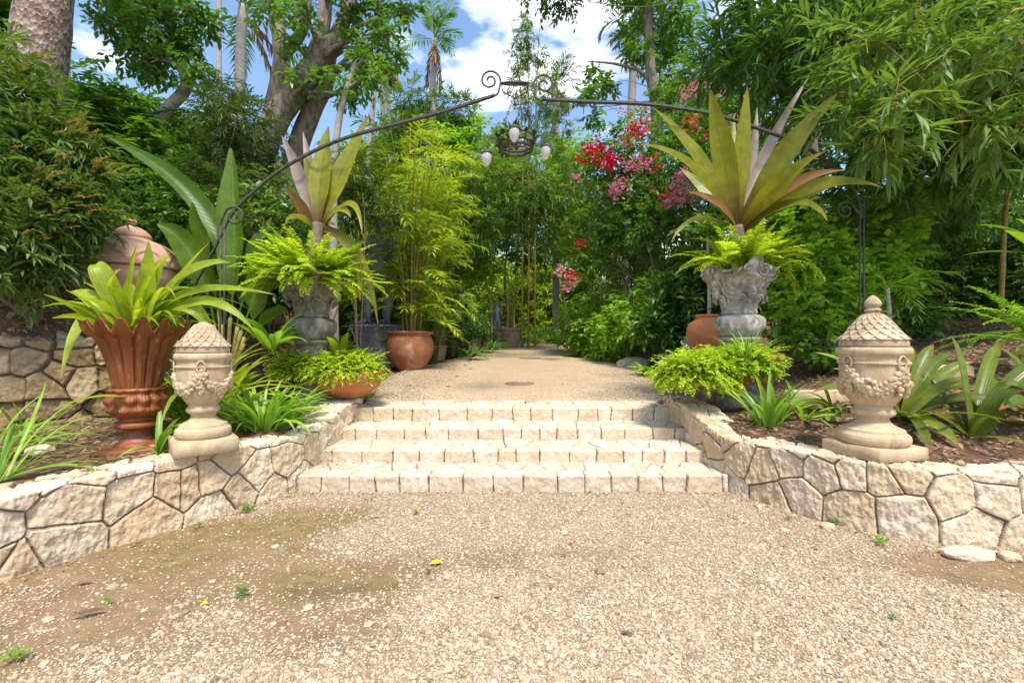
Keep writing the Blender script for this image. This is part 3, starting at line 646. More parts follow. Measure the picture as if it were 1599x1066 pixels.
# the brown rubble wall that holds the left bank
RBW = resample(catmull([(-7.6, 3.35), (-6.6, 3.85), (-5.55, 4.38), (-4.75, 4.72), (-4.38, 4.98), (-4.22, 5.35), (-4.15, 5.95)], 400), .01)[0]
rr_ = [(-1.0, .34), (-.72, .34), (-.45, .3), (-.2, .27), (.02, .3), (.25, .3), (.5, .4)]
w = garden_wall('rubble_wall', RBW, lambda s, p: 1.49 + .02 * np.sin(s * 4) - .02 * s, .32, wall_sites(.3, rr_, .085), M_RUBBLE, 3, .3, .013, .03, .012, .05, .13, .008, .03, .009).build('rubble_wall', M_RUBBLE)
tag(w, 'brown rubble stone wall holding the leaf-covered bank behind the fluted urn', 'wall')
# ------------------------------------------------------------------ lidded urns on the walls
def scale_relief(z0, z1, rows, count):
    """fish-scale tiles on a cone of height z0..z1"""
    def f(th, r, z):
        u = np.clip((z - z0) / (z1 - z0), -.2, 1.2); v = u * rows; best = np.full(r.shape, -1.0)
        for dk in (-1, 0, 1):
            kk = np.floor(v) + dk; a = th / (2 * PI) * count + .5 * (kk % 2); dx = (a - np.floor(a) - .5) * 2
            low = kk + .72 * (1 - np.sqrt(np.clip(1 - dx * dx, 0, 1))) * 0 + .75 * dx * dx
            rel = v - low; hh = np.where((rel >= 0) & (rel < 2.2), 1 - rel * .42, -1); best = np.maximum(best, hh)
        on = (u > 0) & (u < 1.0)
        return np.where(on, r + .030 * np.clip(best, 0, 1) * np.clip(r / .14, .55, 1), r), z
    return f
def lidded_urn(label, loc, rz, s, finial, group):
    t = thing('lidded_urn', label, 'urn', loc, rz, group)
    g = Geo(); body = [(.02, 0), (.225, 0), (.238, .02), (.242, .045), (.236, .07), (.214, .088), (.208, .094), (.205, .112), (.178, .122), (.140, .142), (.112, .165), (.104, .19), (.112, .205), (.128, .212), (.142, .222), (.148, .24), (.142, .26), (.125, .272), (.122, .284), (.140, .300), (.172, .345), (.198, .40), (.214, .46), (.222, .53), (.224, .60), (.223, .66), (.226, .672), (.238, .682), (.247, .70), (.247, .722), (.238, .738), (.222, .744), (.05, .745)]
    lathe(g, np.array(body) * s, 96, rnd=.5, res=.006 * s); g.build('body', M_SAND, t)
    g = Geo(); lid = [(.05, .748), (.222, .748), (.226, .752), (.227, .782), (.222, .79), (.216, .80), (.19, .826), (.162, .856), (.138, .888), (.116, .922), (.094, .955), (.072, .985), (.054, 1.0), (.045, 1.01)]
    if finial: lid += [(.048, 1.016), (.056, 1.024), (.056, 1.034), (.044, 1.042), (.040, 1.048), (.052, 1.06), (.058, 1.078), (.052, 1.10), (.036, 1.122), (.018, 1.138), (.002, 1.148)]
    else: lid += [(.034, 1.016), (.018, 1.02), (.001, 1.021)]
    lathe(g, np.array(lid) * s, 288, scale_relief(.80 * s, 1.0 * s, 5.5, 16), res=.0035 * s); g.build('lid', M_SANDLID, t)
    g = Geo(); a = np.linspace(0, 2 * PI, 400)                                                   # twisted rope round the shoulder
    for ph in (0, PI): tube(g, np.stack([(.226 + .006 * np.cos(a * 34 + ph)) * np.cos(a), (.226 + .006 * np.cos(a * 34 + ph)) * np.sin(a), .622 + .007 * np.sin(a * 34 + ph)], 1) * s, .0075 * s, 6)
    g.build('rope_band', M_SAND, t)
    for q in range(4):                                                                           # four swags hung from four rings
        g = Geo(); a0 = q * PI / 2
        for i in range(46):
            f = (i + .5) / 46; an = a0 + f * PI / 2; sag = .575 - .155 * math.sin(PI * f) ** .8; thick = .016 + .014 * math.sin(PI * f)
            for _ in range(3):
                dz, da = rng.normal(0, thick * .8), rng.normal(0, .02); zz = sag + dz; rb = np.interp(zz, [.345, .40, .46, .53, .6], [.172, .198, .214, .222, .224])
                rr = rb + R(.004, .012); ball(g, A(rr * math.cos(an + da), rr * math.sin(an + da), zz) * s, A(1, 1, 1) * R(.014, .026) * s, 1, .25, rng.integers(99))
        g.build('garland', M_SAND, t)
        g = Geo()
        for i in range(34):                                                                      # the drop below the ring
            zz = R(.39, .56); w = .05 * (zz - .36) / .2; an = a0 + rng.normal(0, .5) * w / .2; rb = np.interp(zz, [.345, .40, .46, .53, .6], [.172, .198, .214, .222, .224]) + R(.006, .02)
            ball(g, A(rb * math.cos(an), rb * math.sin(an), zz) * s, R(.013, .024) * s, 1, .3, i)
        b = np.linspace(0, 2 * PI, 40)
        rp = np.stack([np.full(40, .236), .034 * np.cos(b), .625 + .052 * np.sin(b)], 1); c_, s_ = math.cos(a0), math.sin(a0)
        rp = np.stack([rp[:, 0] * c_ - rp[:, 1] * s_, rp[:, 0] * s_ + rp[:, 1] * c_, rp[:, 2]], 1) * s; tube(g, rp, .0085 * s, 8)
        g.build('ring_handle', M_SAND, t)
    return t
def plinth(label, loc, rz, w, h):
    g = Geo(); box(g, (0, 0, h / 2), (w, w, h), 0, .008, jit=.0015); o = g.build('plinth', M_SAND); o.location = [float(c) for c in loc]; o.rotation_euler[2] = rz
    return tag(o, label, 'plinth', 'square stone plinths on the walls')
UL, UR = A(-2.50, 3.69, .52), A(2.84, 3.585, .512)
plinth('square sandstone plinth on the wall under the urn without finial', UL, math.radians(41), .43, .115)
plinth('square sandstone plinth set cornerwise on the wall under the urn with finial', UR, math.radians(14), .475, .095)
lidded_urn('sandstone urn whose fish-scale lid has no finial, beside the fluted rust urn', UL + A(0, 0, .117), math.radians(-61), .94, False, 'garlanded lidded urns').scale = (.86, .86, .96)
lidded_urn('sandstone urn with pointed finial on its fish-scale lid, standing before red-tipped bromeliads', UR + A(0, 0, .097), math.radians(-80), 1.10, True, 'garlanded lidded urns').scale = (.89, .89, .915)

# ------------------------------------------------------------------ the fluted rust-red urn
FX, FY = -3.27, 3.98; FZ = gz(FX, FY) - .02
t = thing('fluted_urn', 'tall rust-red fluted urn with scalloped petal rim behind the left wall', 'urn', (FX, FY, FZ))
NF = 16
def flute(th, r, z):
    u = ss(.47, .60, z); k = np.abs(np.cos(th * NF / 2)); pr = k ** .55
    rr = r * .80 * (1 + .10 * ss(.9, 1.1, z)) * (1 - u * .13 * (1 - pr) + u * .022 * np.abs(np.cos(th * NF * 1.5))); top = ss(.93, 1.10, z)
    return rr, z - top * .11 * (1 - np.clip(k * 1.05, 0, 1) ** 1.2)
prof = smooth_prof([(.17, .50), (.20, .52), (.215, .56), (.235, .64), (.262, .74), (.298, .84), (.338, .93), (.375, 1.0), (.408, 1.06), (.428, 1.10), (.432, 1.115), (.418, 1.118), (.40, 1.09), (.33, .97), (.27, .88), (.05, .87)], 150)
g = Geo(); lathe(g, prof, 320, flute); g.build('fluted_bowl', M_RUST, t)
def acan(th, r, z):
    k = np.abs(np.sin(th * 7)); u = ss(.28, .33, z) * ss(.53, .47, z)
    return r + u * (.022 * (k ** .6) + .010 * np.abs(np.sin(th * 35)) * k + .012 * np.sin(z * 60 + 3 * k)), z + .03 * u * k
g = Geo(); lathe(g, smooth_prof([(.15, .27), (.20, .285), (.225, .31), (.235, .35), (.232, .40), (.222, .44), (.222, .48), (.235, .51), (.232, .53), (.205, .53), (.19, .51)], 90), 240, acan); g.build('acanthus_collar', M_RUST, t).scale = (.84, .84, 1)
g = Geo(); lathe(g, [(.02, 0), (.20, 0), (.205, .02), (.19, .05), (.15, .075), (.122, .11), (.108, .145), (.112, .165), (.165, .18), (.198, .19), (.205, .205), (.203, .225), (.18, .24), (.155, .25), (.155, .29), (.1, .30)], 64, res=.008); g.build('foot', M_RUST, t).scale = (.84, .84, 1)
g = Geo(); lathe(g, [(.001, .92), (.12, .925), (.23, .915)], 32, lambda a, r, z: (r, z + .01 * np.sin(a * 5) * r)); g.build('potting_soil', M_SOIL, t)
g = Geo(); box(g, (0, 0, -.03), (.44, .44, .10), .3, .01, jit=.004); o = g.build('base_slab', M_RUST); o.location = (FX, FY - .02, FZ + .01)
tag(o, 'earth-stained reddish slab under the fluted rust-red urn', 'slab')

# ------------------------------------------------------------------ ornate grey urns
def ornate_urn(label, loc, rz, mat, ph, pot_h):
    t = thing('ornate_urn', label, 'urn', loc, rz, 'ornate grey stone urns flanking the path')
    def carve(th, r, z):
        u = ss(.02, .10, z); lob = np.abs(np.cos(th * 2)) ** 6; top = ss(.44, .56, z)
        q = np.stack([np.cos(th) * 4.5, np.sin(th) * 4.5, z * 12], -1); n1 = fbm(q, 4, 3); n2 = np.abs(fbm(q * 1.7 + 5, 3, 9))
        sw = np.sin(8 * th + 9 * np.sin(z * 13) * np.cos(4 * th)) * .5 + .5
        rr = r + u * (.10 * n1 + .05 * (sw - .5) * (.4 + .6 * ss(.1, .3, z)) - .05 * n2 + .045 * lob * ss(.2, .4, z)) * (r / .45)
        return rr, z + top * (.13 * lob - .015 * (1 - lob) + .05 * n1) 
    g = Geo(); prof = smooth_prof([(.225, 0), (.245, .015), (.25, .035), (.235, .055), (.24, .09), (.265, .18), (.30, .26), (.36, .35), (.43, .43), (.462, .50), (.468, .54), (.455, .555), (.42, .54), (.38, .50), (.30, .45), (.04, .44)], 130)
    lathe(g, prof, 256, carve, center=(0, 0, pot_h))
    for q in range(4):                                                   # a shell and two scrolls over every lobe, a face below
        a0 = q * PI / 2; c_, s_ = math.cos(a0), math.sin(a0)
        def W(p): p = np.asarray(p, float); return np.stack([p[:, 0] * c_ - p[:, 1] * s_, p[:, 0] * s_ + p[:, 1] * c_, p[:, 2] + pot_h], 1)
        for sg in (-1, 1):
            b = np.linspace(0, 3.6 * PI, 44); rr = .085 * (1 - b / (3.9 * PI)) ; tube(g, W(np.stack([.475 + 0 * b + .01 * np.cos(b), sg * (.10 + rr * np.cos(b)), .50 + rr * np.sin(b)], 1)), np.linspace(.018, .010, 44), 7)
            b = np.linspace(0, 3 * PI, 40); rr = .06 * (1 - b / (3.4 * PI)); tube(g, W(np.stack([.305 + .03 * np.sin(b), sg * (.12 + rr * np.cos(b)), .17 + rr * np.sin(b)], 1)), np.linspace(.015, .008, 40), 7)
        for i in range(-3, 4):
            an = i * .30; tube(g, W(np.array([[.45, 0, .47], [.475, .06 * math.sin(an), .53 + .03 * math.cos(an)], [.455, .10 * math.sin(an), .585 + .07 * math.cos(an)]])), [.016, .019, .014], 7)
        V, F = ico(2)
        g.add(W(V * A(.06, .065, .095) * (1 + .25 * fbm(V * 2.5, 3, 4))[:, None] + A(.335, 0, .29)), None, F)                # mask
        ball(g, W([[.40, 0, .28]])[0], (.018, .018, .034), 1); 
        for sg in (-1, 1): ball(g, W([[.385, sg * .026, .315]])[0], (.014, .016, .012), 1)
        tube(g, W(np.array([[.385, -.03, .235], [.40, 0, .23], [.385, .03, .235]])), [.006, .010, .006], 6)
    g.build('carved_bowl', mat, t)
    def gad(th, r, z): return r + .012 * np.abs(np.sin(th * 9)) * ss(.03, .1, z) * ss(.27, .2, z) + .03 * fbm(np.stack([np.cos(th) * 3, np.sin(th) * 3, z * 8], -1), 4, 6), z
    g = Geo(); lathe(g, smooth_prof([(.20, -.02), (.26, .0), (.305, .05), (.335, .11), (.342, .17), (.325, .225), (.27, .255), (.21, .265)], 50), 160, gad, center=(0, 0, pot_h - .262)); g.build('lower_bowl', mat, t)
    g = Geo(); h = pot_h - .27; rg = lambda th, r, z: (r + .02 * fbm(np.stack([np.cos(th) * 3, np.sin(th) * 3, z * 6], -1), 4, 8), z)
    lathe(g, [(.05, -.1), (.33, -.1), (.34, .05), (.33, .12), (.26, .15), (.23, .2), (.215, .3), (.21, h - .12), (.225, h - .07), (.27, h - .05), (.28, h - .01), (.2, h + .01)], 80, rg, res=.02); g.build('pedestal', mat, t)
    g = Geo(); lathe(g, [(.001, .50), (.2, .505), (.40, .47)], 32, center=(0, 0, pot_h)); g.build('potting_soil', M_SOIL, t)
    t.scale = (.84, .84, 1); return t
GL, GR = P(487, 533, 5.75), P(1154, 533, 5.7)
zgl, zgr = gz(GL[0], GL[1]), gz(GR[0], GR[1])
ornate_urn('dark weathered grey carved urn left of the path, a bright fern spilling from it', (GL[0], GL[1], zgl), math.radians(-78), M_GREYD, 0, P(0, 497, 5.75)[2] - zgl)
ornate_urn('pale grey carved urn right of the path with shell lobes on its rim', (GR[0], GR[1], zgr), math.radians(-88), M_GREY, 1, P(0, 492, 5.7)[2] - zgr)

# ------------------------------------------------------------------ clay pots
def pot(name, label, cat, loc, prof, mat, soil, n=72, wob=.012, group=None, rz=0):
    t = thing(name, label, cat, loc, rz, group); g = Geo()
    sd = rng.integers(99)
    lathe(g, smooth_prof(prof, 110), n, lambda th, r, z: (r * (1 + wob * 2 * fbm(np.stack([np.cos(th) * 1.5, np.sin(th) * 1.5, z * 3], -1), 3, sd)), z)); g.build('pot_body', mat, t)
    if soil:
        g = Geo(); lathe(g, [(.001, soil[1] + .01), (soil[0] * .6, soil[1] + .015), (soil[0], soil[1])], 32); g.build('potting_soil', M_SOIL, t)
    return t
PB = A(-2.245, 10.05, float(pathz(10)) + .01)
pot('clay_pot', 'large round terracotta pot with rolled rim holding bamboo-like canes beside the path', 'plant pot', PB,
    [(.02, 0), (.25, .0), (.29, .02), (.38, .15), (.47, .32), (.505, .48), (.50, .60), (.465, .71), (.445, .75), (.46, .775), (.495, .79), (.505, .815), (.49, .838), (.45, .835), (.42, .80), (.42, .70), (.05, .68)], M_TERRA, (.44, .74))
BL = A(-2.02, 5.42, .655)
pot('terracotta_bowl', 'wide shallow orange terracotta bowl of feathery fern at the top of the left wall', 'plant bowl', P(526, 624, 5.5) + A(0, .36, 0),
    [(.02, 0), (.20, .0), (.24, .02), (.33, .08), (.405, .16), (.44, .24), (.455, .29), (.47, .30), (.475, .325), (.455, .335), (.42, .31), (.38, .22), (.05, .2)], M_TERRAR, (.40, .29))
BRp = P(1110, 610, 5.35) + A(0, .2, 0)
pot('terracotta_bowl', 'shallow terracotta bowl nearly hidden by yellow-green fern right of the steps', 'plant bowl', BRp,
    [(.02, 0), (.20, .0), (.24, .02), (.33, .08), (.405, .17), (.44, .26), (.45, .33), (.465, .34), (.47, .365), (.45, .375), (.42, .35), (.38, .25), (.05, .2)], M_TERRAR, (.40, .32))
BR2 = P(1185, 600, 5.2) + A(0, .25, 0)
pot('terracotta_bowl', 'terracotta bowl behind the grass clump below the pale grey urn', 'plant bowl', BR2,
    [(.02, 0), (.18, .0), (.22, .02), (.29, .08), (.345, .17), (.36, .26), (.375, .30), (.38, .325), (.36, .335), (.33, .31), (.05, .2)], M_TERRAR, (.33, .28))
JR = P(1104, 556, 7.4)
pot('clay_jar', 'orange terracotta oil jar standing behind the grey pipe bollard', 'jar', JR,
    [(.02, 0), (.15, .0), (.19, .02), (.26, .15), (.31, .30), (.315, .42), (.27, .53), (.19, .59), (.165, .62), (.18, .645), (.19, .66), (.17, .67), (.14, .63), (.02, .5)], M_TERRAR, None)
t = pot('domed_jar', 'big pinkish terracotta jar with a domed knob lid on the leafy bank', 'jar', P(206, 470, 5.75) - A(0, 0, .25),
    [(.02, 0), (.22, .0), (.27, .04), (.34, .25), (.42, .42), (.47, .52), (.465, .60), (.42, .66), (.05, .67)], M_PINK, None)
def drape(th, r, z):
    k = np.abs(np.sin(th * 4 + .6)); edge = .70 + .13 * k; on = ss(-.006, .006, z - edge) * ss(1.0, .95, z)
    return r + .022 * on + .008 * np.sin(th * 24) * on * 0, z
g = Geo(); lathe(g, smooth_prof([(.40, .655), (.50, .66), (.515, .69), (.50, .75), (.46, .83), (.385, .92), (.29, .985), (.22, 1.015), (.20, 1.03), (.205, 1.06), (.185, 1.10), (.14, 1.145), (.09, 1.175), (.05, 1.19), (.035, 1.20), (.03, 1.215), (.045, 1.225), (.055, 1.245), (.045, 1.27), (.02, 1.285), (.001, 1.29)], 170), 128, drape); g.build('domed_lid', M_PINK, t)

# ------------------------------------------------------------------ iron arch over the steps, and its hanging lamp
YA = 5.75
t = thing('iron_arch', 'slender weathered iron arch with scrolls spanning the steps between two posts', 'arch', (0, YA, gz(0, 6.3)))
def strips(g, px, Y=YA, rads=(.013, .008, .008), offs=((0, 0, 0), (0, 0, .017), (0, .012, -.013)), n=60):
    c = catmull([P(x, y, Y) for x, y in px], n)
    for r, o in zip(rads, offs): tube(g, c + A(*o), r, 6)
g = Geo(); strips(g, [(772, 149), (700, 172), (630, 191), (560, 209), (500, 231), (440, 264), (395, 300), (362, 334), (343, 372), (320, 415), (304, 446), (294, 490), (288, 540)]); g.build('beam', M_IRON, t, world=True)
g = Geo(); strips(g, [(846, 155), (920, 159), (1000, 162), (1060, 169), (1120, 180), (1180, 199), (1250, 226), (1300, 258), (1330, 290), (1346, 325)]); g.build('beam', M_IRON, t, world=True)
for px, y0 in ((347, 348), (1346, 312)):
    g = Geo(); top = P(px, y0, YA); bz = gz(top[0], YA) - .1
    for dx in (-.025, .025): tube(g, [top + A(dx, 0, 0), A(top[0] + dx, YA, (top[2] + bz) / 2), A(top[0] + dx, YA, bz)], .010, 8)
    for zz in np.linspace(bz + .35, top[2], 6): tube(g, [A(top[0] - .03, YA, zz), A(top[0] + .03, YA, zz)], .007, 6)
    g.build('post', M_IRON, t, world=True)
def spiral(px, py, r0, turns, a0, sgn, rad=.014, Y=YA, wide=.0):
    b = np.linspace(0, turns * 2 * PI, 60); rr = r0 * (1 - .78 * b / b[-1]) / FPX * Y; c = P(px, py, Y); a = a0 + sgn * b
    return np.stack([c[0] + rr * np.cos(a), np.full(60, Y), c[2] + rr * np.sin(a)], 1)
for px, py, r0, a0, sg, end in ((765, 126, 17, -.35, 1, (770, 151)), (850, 132, 17, PI + .35, -1, (842, 156)), (366, 338, 16, 2.6, -1, (343, 372)), (1320, 329, 15, .2, 1, (1346, 340))):
    g = Geo(); sp = spiral(px, py, r0, 1.55, a0, sg); e = P(end[0], end[1], YA); m = (sp[0] + e) / 2 + (sp[0] - sp[8]) * .25
    tube(g, np.vstack([catmull([e, m, sp[0]], 12)[:-1], sp]), .0135, 7); g.build('scroll', M_IRON, t, world=True)
g = Geo(); b = np.linspace(0, 2 * PI, 50); c = P(804, 133, YA)                                   # the ring that joins both halves
tube(g, np.stack([c[0] + .165 * np.cos(b), YA + .13 * np.sin(b), c[2] + .02 + .055 * np.sin(b)], 1), .014, 7)
tube(g, [c + A(-.165, 0, .03), c + A(.165, 0, .02)], .012, 6)
for sg in (-1, 1): tube(g, catmull([c + A(sg * .165, 0, .02), c + A(sg * .15, 0, -.08), c + A(sg * .05, 0, -.14), c + A(0, 0, -.17)], 14), .009, 6)
g.build('centre_ring', M_IRON, t, world=True)
g = Geo(); tube(g, catmull([P(848, 140, YA), P(900, 163, YA), P(950, 166, YA), P(1010, 158, YA)], 20), .005, 5); tube(g, [P(912, 163, YA), P(911, 178, YA)], .005, 5); g.build('cable', M_HOSE, t, world=True)

cx = P(804, 150, YA)
t = thing('hanging_lamp', 'wrought iron hanging lamp with acorn-shaped glass shades under the arch', 'lamp', P(804, 225, YA))
zt, zb_ = P(0, 152, YA)[2], P(0, 196, YA)[2]
for dx in (-.10, .10):
    g = Geo()
    for i in range(9):
        f = i / 9; c0 = A(cx[0] + dx * .2 + dx * f * 1.2, YA, zt + (zb_ - zt) * f); b = np.linspace(0, 2 * PI, 10); w = .010
        ax_ = A(1, 0, 0) if i % 2 else A(0, 1, 0)
        tube(g, c0 + np.outer(np.cos(b) * w, ax_) + np.outer(np.sin(b) * .024, A(0, 0, 1)), .004, 4, cap=False)
    g.build('chain', M_IRON, t, world=True)
g = Geo(); lc = P(806, 226, YA)
for (r, z, th) in ((.235, .075, .011), (.215, .0, .016), (.20, -.055, .020)):
    b = np.linspace(0, 2 * PI, 60); tube(g, np.stack([lc[0] + r * np.cos(b), YA + r * np.sin(b), lc[2] + z + .004 * np.sin(b * 9)], 1), th, 7, cap=False)
for i in range(54):                                                       # iron leaves and rosettes wrought round the crown
    an = R(0, 2 * PI); p = lc + A(.225 * math.cos(an), .225 * math.sin(an), R(-.03, .13)); straps(g, [p], an + rng.normal(0, .8), R(-.4, 1.3), R(.05, .11), .035, R(0, 1.6), 4, S_LANCE, .4)
for i in range(10):
    an = i / 10 * 2 * PI + .2; p = lc + A(.24 * math.cos(an), .24 * math.sin(an), .10)
    for j in range(6): straps(g, [p], an + j, .5 * math.cos(j), .04, .032, .8, 3, S_ELL, .4)
for q in range(4):
    an = q * PI / 2 - 1.65; d = A(math.cos(an), math.sin(an), 0)
    tube(g, catmull([lc + d * .21 + A(0, 0, .0), lc + d * .27 + A(0, 0, .10), lc + d * .34 + A(0, 0, .09), lc + d * .355 + A(0, 0, .01)], 16), .010, 6)
for an in np.arange(6) * PI / 3: tube(g, [lc + A(.235 * math.cos(an), .235 * math.sin(an), .075), lc + A(.20 * math.cos(an), .20 * math.sin(an), -.055)], .008, 5)
g.build('crown_frame', M_IRON, t, world=True)
m, nt, out = new_mat('seeded_glass'); k = N(nt)
gc = k.ramp(k.noise(30, 4, .6, k.coord()), [(.35, (.78, .75, .70)), (.7, (.93, .91, .88))])
b_ = k.bsdf(gc, .12, .6); tr = k.n('ShaderNodeBsdfTranslucent'); k.l(gc, tr.inputs['Color']); tp_ = k.n('ShaderNodeBsdfTransparent'); ms = k.n('ShaderNodeMixShader'); ms.inputs[0].default_value = .5
k.l(b_.outputs[0], ms.inputs[1]); k.l(tr.outputs[0], ms.inputs[2]); m2 = k.n('ShaderNodeMixShader'); m2.inputs[0].default_value = .22; k.l(ms.outputs[0], m2.inputs[1]); k.l(tp_.outputs[0], m2.inputs[2]); k.l(m2.outputs[0], out.inputs['Surface']); M_GLASS = m
for q, (px, py, Y) in enumerate([(803, 208, YA - .36), (852, 236, YA + .02), (760, 246, YA - .05), (815, 224, YA + .36)]):
    c = P(px, py, Y); g = Geo(); lathe(g, smooth_prof([(.045, .058), (.056, .035), (.062, .005), (.060, -.025), (.048, -.06), (.030, -.088), (.012, -.105), (.001, -.112)], 40), 28, center=c); o = g.build('glass_shade', M_GLASS, t, world=True)
    g = Geo(); lathe(g, [(.001, .10), (.012, .098), (.02, .088), (.045, .08), (.062, .066), (.066, .052), (.06, .045), (.04, .05)], 24, lambda th, r, z: (r * (1 + .05 * np.sin(th * 12)), z), center=c); g.build('acorn_cap', M_IRON, t, world=True)

# ------------------------------------------------------------------ the metal-legged figure on its pedestal
SX = P(592, 507, 10.8); zs = SX[2]; sg0 = gz(SX[0], 10.8)
t = thing('stone_pedestal', 'round moulded stone pedestal with pierced metal pennants under the scaly-legged figure', 'pedestal', (SX[0], SX[1], sg0))
h = zs - sg0; g = Geo(); lathe(g, [(.02, 0), (.72, 0), (.74, .03), (.74, .16), (.70, .19), (.66, .21), (.70, .24), (.715, .29), (.70, .35), (.62, .40), (.48, .47), (.42, .54), (.42, .60), (.46, .66), (.47, .72), (.44, .78), (.40, .82), (.42, h - .1), (.50, h - .06), (.52, h - .02), (.5, h), (.02, h + .002)], 64, lambda th, r, z: (r + .02 * fbm(np.stack([np.cos(th) * 3, np.sin(th) * 3, z * 5], -1), 4, 3), z), res=.025); g.build('moulded_base', M_GREY, t)
def pennant(x0, x1, px, py):
    a, b, c = P(x0[0], x0[1], 10.2), P(x1[0], x1[1], 10.2), P(px, py, 10.1); g = Geo()
    for p, q in ((a, b), (b, c), (c, a)): tube(g, [p, (p + q) / 2, q], .02, 5)
    for i in range(9):                                                    # pierced curls filling the triangle
        for j in range(9 - i):
            u, v = (i + .5) / 9.6, (j + .5) / 9.6; ct = c * u + a * v + b * (1 - u - v)
            if 1 - u - v < .02: continue
            bb = np.linspace(0, 1.7 * PI, 12) + R(0, 6); rr = .034
            tube(g, ct + np.stack([rr * np.cos(bb), 0 * bb, rr * np.sin(bb)], 1), .010, 4)
    g.build('pierced_pennant', M_STATUE, t, world=True)
pennant((546, 508), (590, 510), 568, 561); pennant((600, 510), (640, 508), 620, 556)
st_ = thing('metal_figure', 'grey metal standing figure with ringed scaly legs and clawed feet among leaves', 'statue', SX)
g = Geo()
for (fx, kx, hx) in ((574, 576, 582), (603, 606, 602)):
    f, kn, hp = P(fx, 505, 10.7), P(kx, 470, 10.68), P(hx, 430, 10.75); c = catmull([f, (f + kn) / 2 + A(0, -.02, 0), kn, hp], 60)
    s = np.linspace(0, 1, 60); rad = np.interp(s, [0, .15, .35, .5, .65, 1], [.085, .08, .115, .095, .13, .17]) * (1 + .09 * (np.modf(s * 21)[0] - .5)); tube(g, c, rad, 14)
    for j in (-1, 0, 1):                                                  # three claws and a spur
        a = -PI / 2 + j * .55; q = f + A(math.cos(a) * .05, math.sin(a) * .05, 0); tube(g, catmull([q + A(0, 0, .05), q + A(math.cos(a) * .1, math.sin(a) * .1, .055), q + A(math.cos(a) * .19, math.sin(a) * .19, .02), q + A(math.cos(a) * .23, math.sin(a) * .23, -.005)], 10), np.linspace(.05, .012, 10), 7)
    tube(g, [f + A(0, .06, .05), f + A(0, .15, .03), f + A(0, .19, .0)], [.04, .03, .01], 6)
hp = P(592, 428, 10.75); s = np.linspace(0, 1, 80); c = catmull([hp - A(0, 0, .08), hp + A(0, 0, .25), hp + A(0, 0, .55), hp + A(0, 0, .80), hp + A(0, 0, .95)], 80)
tube(g, c, np.interp(s, [0, .1, .3, .6, .82, .92, 1], [.16, .24, .20, .28, .25, .12, .09]) * (1 + .06 * (np.modf(s * 17)[0] - .5)), 18)
for sgn in (-1, 1): q = hp + A(sgn * .25, 0, .72); tube(g, catmull([q, q + A(sgn * .12, -.05, -.25), q + A(sgn * .06, -.22, -.50)], 24), np.interp(np.linspace(0, 1, 24), [0, .5, 1], [.09, .075, .05]), 10)
ball(g, hp + A(0, -.02, 1.10), (.12, .14, .16), 2, .08); tube(g, catmull([hp + A(0, -.1, 1.08), hp + A(0, -.22, 1.03), hp + A(0, -.27, .96)], 8), [.06, .056, .05, .045, .04, .03, .02, .01], 8)
g.build('figure_body', M_STATUE, st_, world=True)

# ------------------------------------------------------------------ pots and carvings along the far left edge of the path
def on_path(px, py):                                                       # where the view ray of a pixel meets the path level
    Y = np.linspace(6.3, 24, 1500); z = CAM_H - (py - 533) / FPX * Y; i = np.argmin(np.abs(z - pathz(Y))); return A((px - 799.5) / FPX * Y[i], Y[i], pathz(Y[i]))
PROF = np.array([(.02, 0), (.62, .0), (.66, .02), (.74, .3), (.86, .7), (.93, 1.25), (.95, 1.42), (1.03, 1.46), (1.04, 1.62), (.95, 1.66), (.88, 1.6), (.86, 1.4), (.05, 1.35)])
def small_pot(px, py, w, label, mat, name='clay_pot'):
    p = on_path(px, py); s = w / FPX * p[1] / 2; pot(name, label, 'plant pot', p, PROF * s, mat, (.85 * s, 1.45 * s)); return p + A(0, 0, 1.45 * s), s
q1 = small_pot(684, 562, 28, 'brown clay pot in shade just behind the large round terracotta pot', M_TANPOT)
q2 = small_pot(706, 556, 26, 'brown clay pot beside the carved totem figure', M_TANPOT)
q3 = small_pot(738, 551, 26, 'dark pot carrying the round dark green bush', M_TANPOT)
q4 = small_pot(759, 546, 18, 'small reddish clay pot in front of the bronze boy', M_TERRA)
q5 = small_pot(797, 542, 36, 'wide tan clay tub holding yellow canes at the far bend', M_TANPOT)
# carved totem
p = on_path(714, 553); k_ = p[1] / FPX
t = thing('carved_totem', 'small stacked stone totem figure with a carved face beside the path', 'statue', p)
g = Geo(); box(g, (0, 0, .10), (26 * k_, 26 * k_, .2), .2, .02, jit=.006); g.build('base_block', M_GREYD, t)
g = Geo(); lathe(g, smooth_prof(np.array([(.02, 8), (6, 8.2), (9, 12), (8.4, 22), (6.5, 27), (7, 30), (9.5, 36), (9.2, 42), (7, 46), (6.4, 48), (8.4, 52), (8.2, 60), (6.2, 66), (3.6, 69), (.02, 70)]) * k_, 90), 40, lambda th, r, z: (r * (1 + .22 * fbm(np.stack([np.cos(th) * 3, np.sin(th) * 3, z * 9], -1), 4, 2)), z))
hz = 56 * k_; ball(g, (0, -8.3 * k_, hz), (1.5 * k_, 2.2 * k_, 3 * k_), 1)
for sgn in (-1, 1): ball(g, (sgn * 3 * k_, -7.8 * k_, hz + 3 * k_), 1.3 * k_, 1); ball(g, (sgn * 8.4 * k_, 0, hz), (1.2 * k_, 2 * k_, 4 * k_), 1); tube(g, catmull(np.array([(sgn * 9, 0, 40), (sgn * 10, -4, 32), (sgn * 4, -9, 27)]) * k_, 10), 2.2 * k_, 7)
tube(g, np.array([(-3, -7.6, 51), (0, -8.6, 50.5), (3, -7.6, 51)]) * k_, 1.0 * k_, 6)
g.build('figure_body', M_GREYD, t)
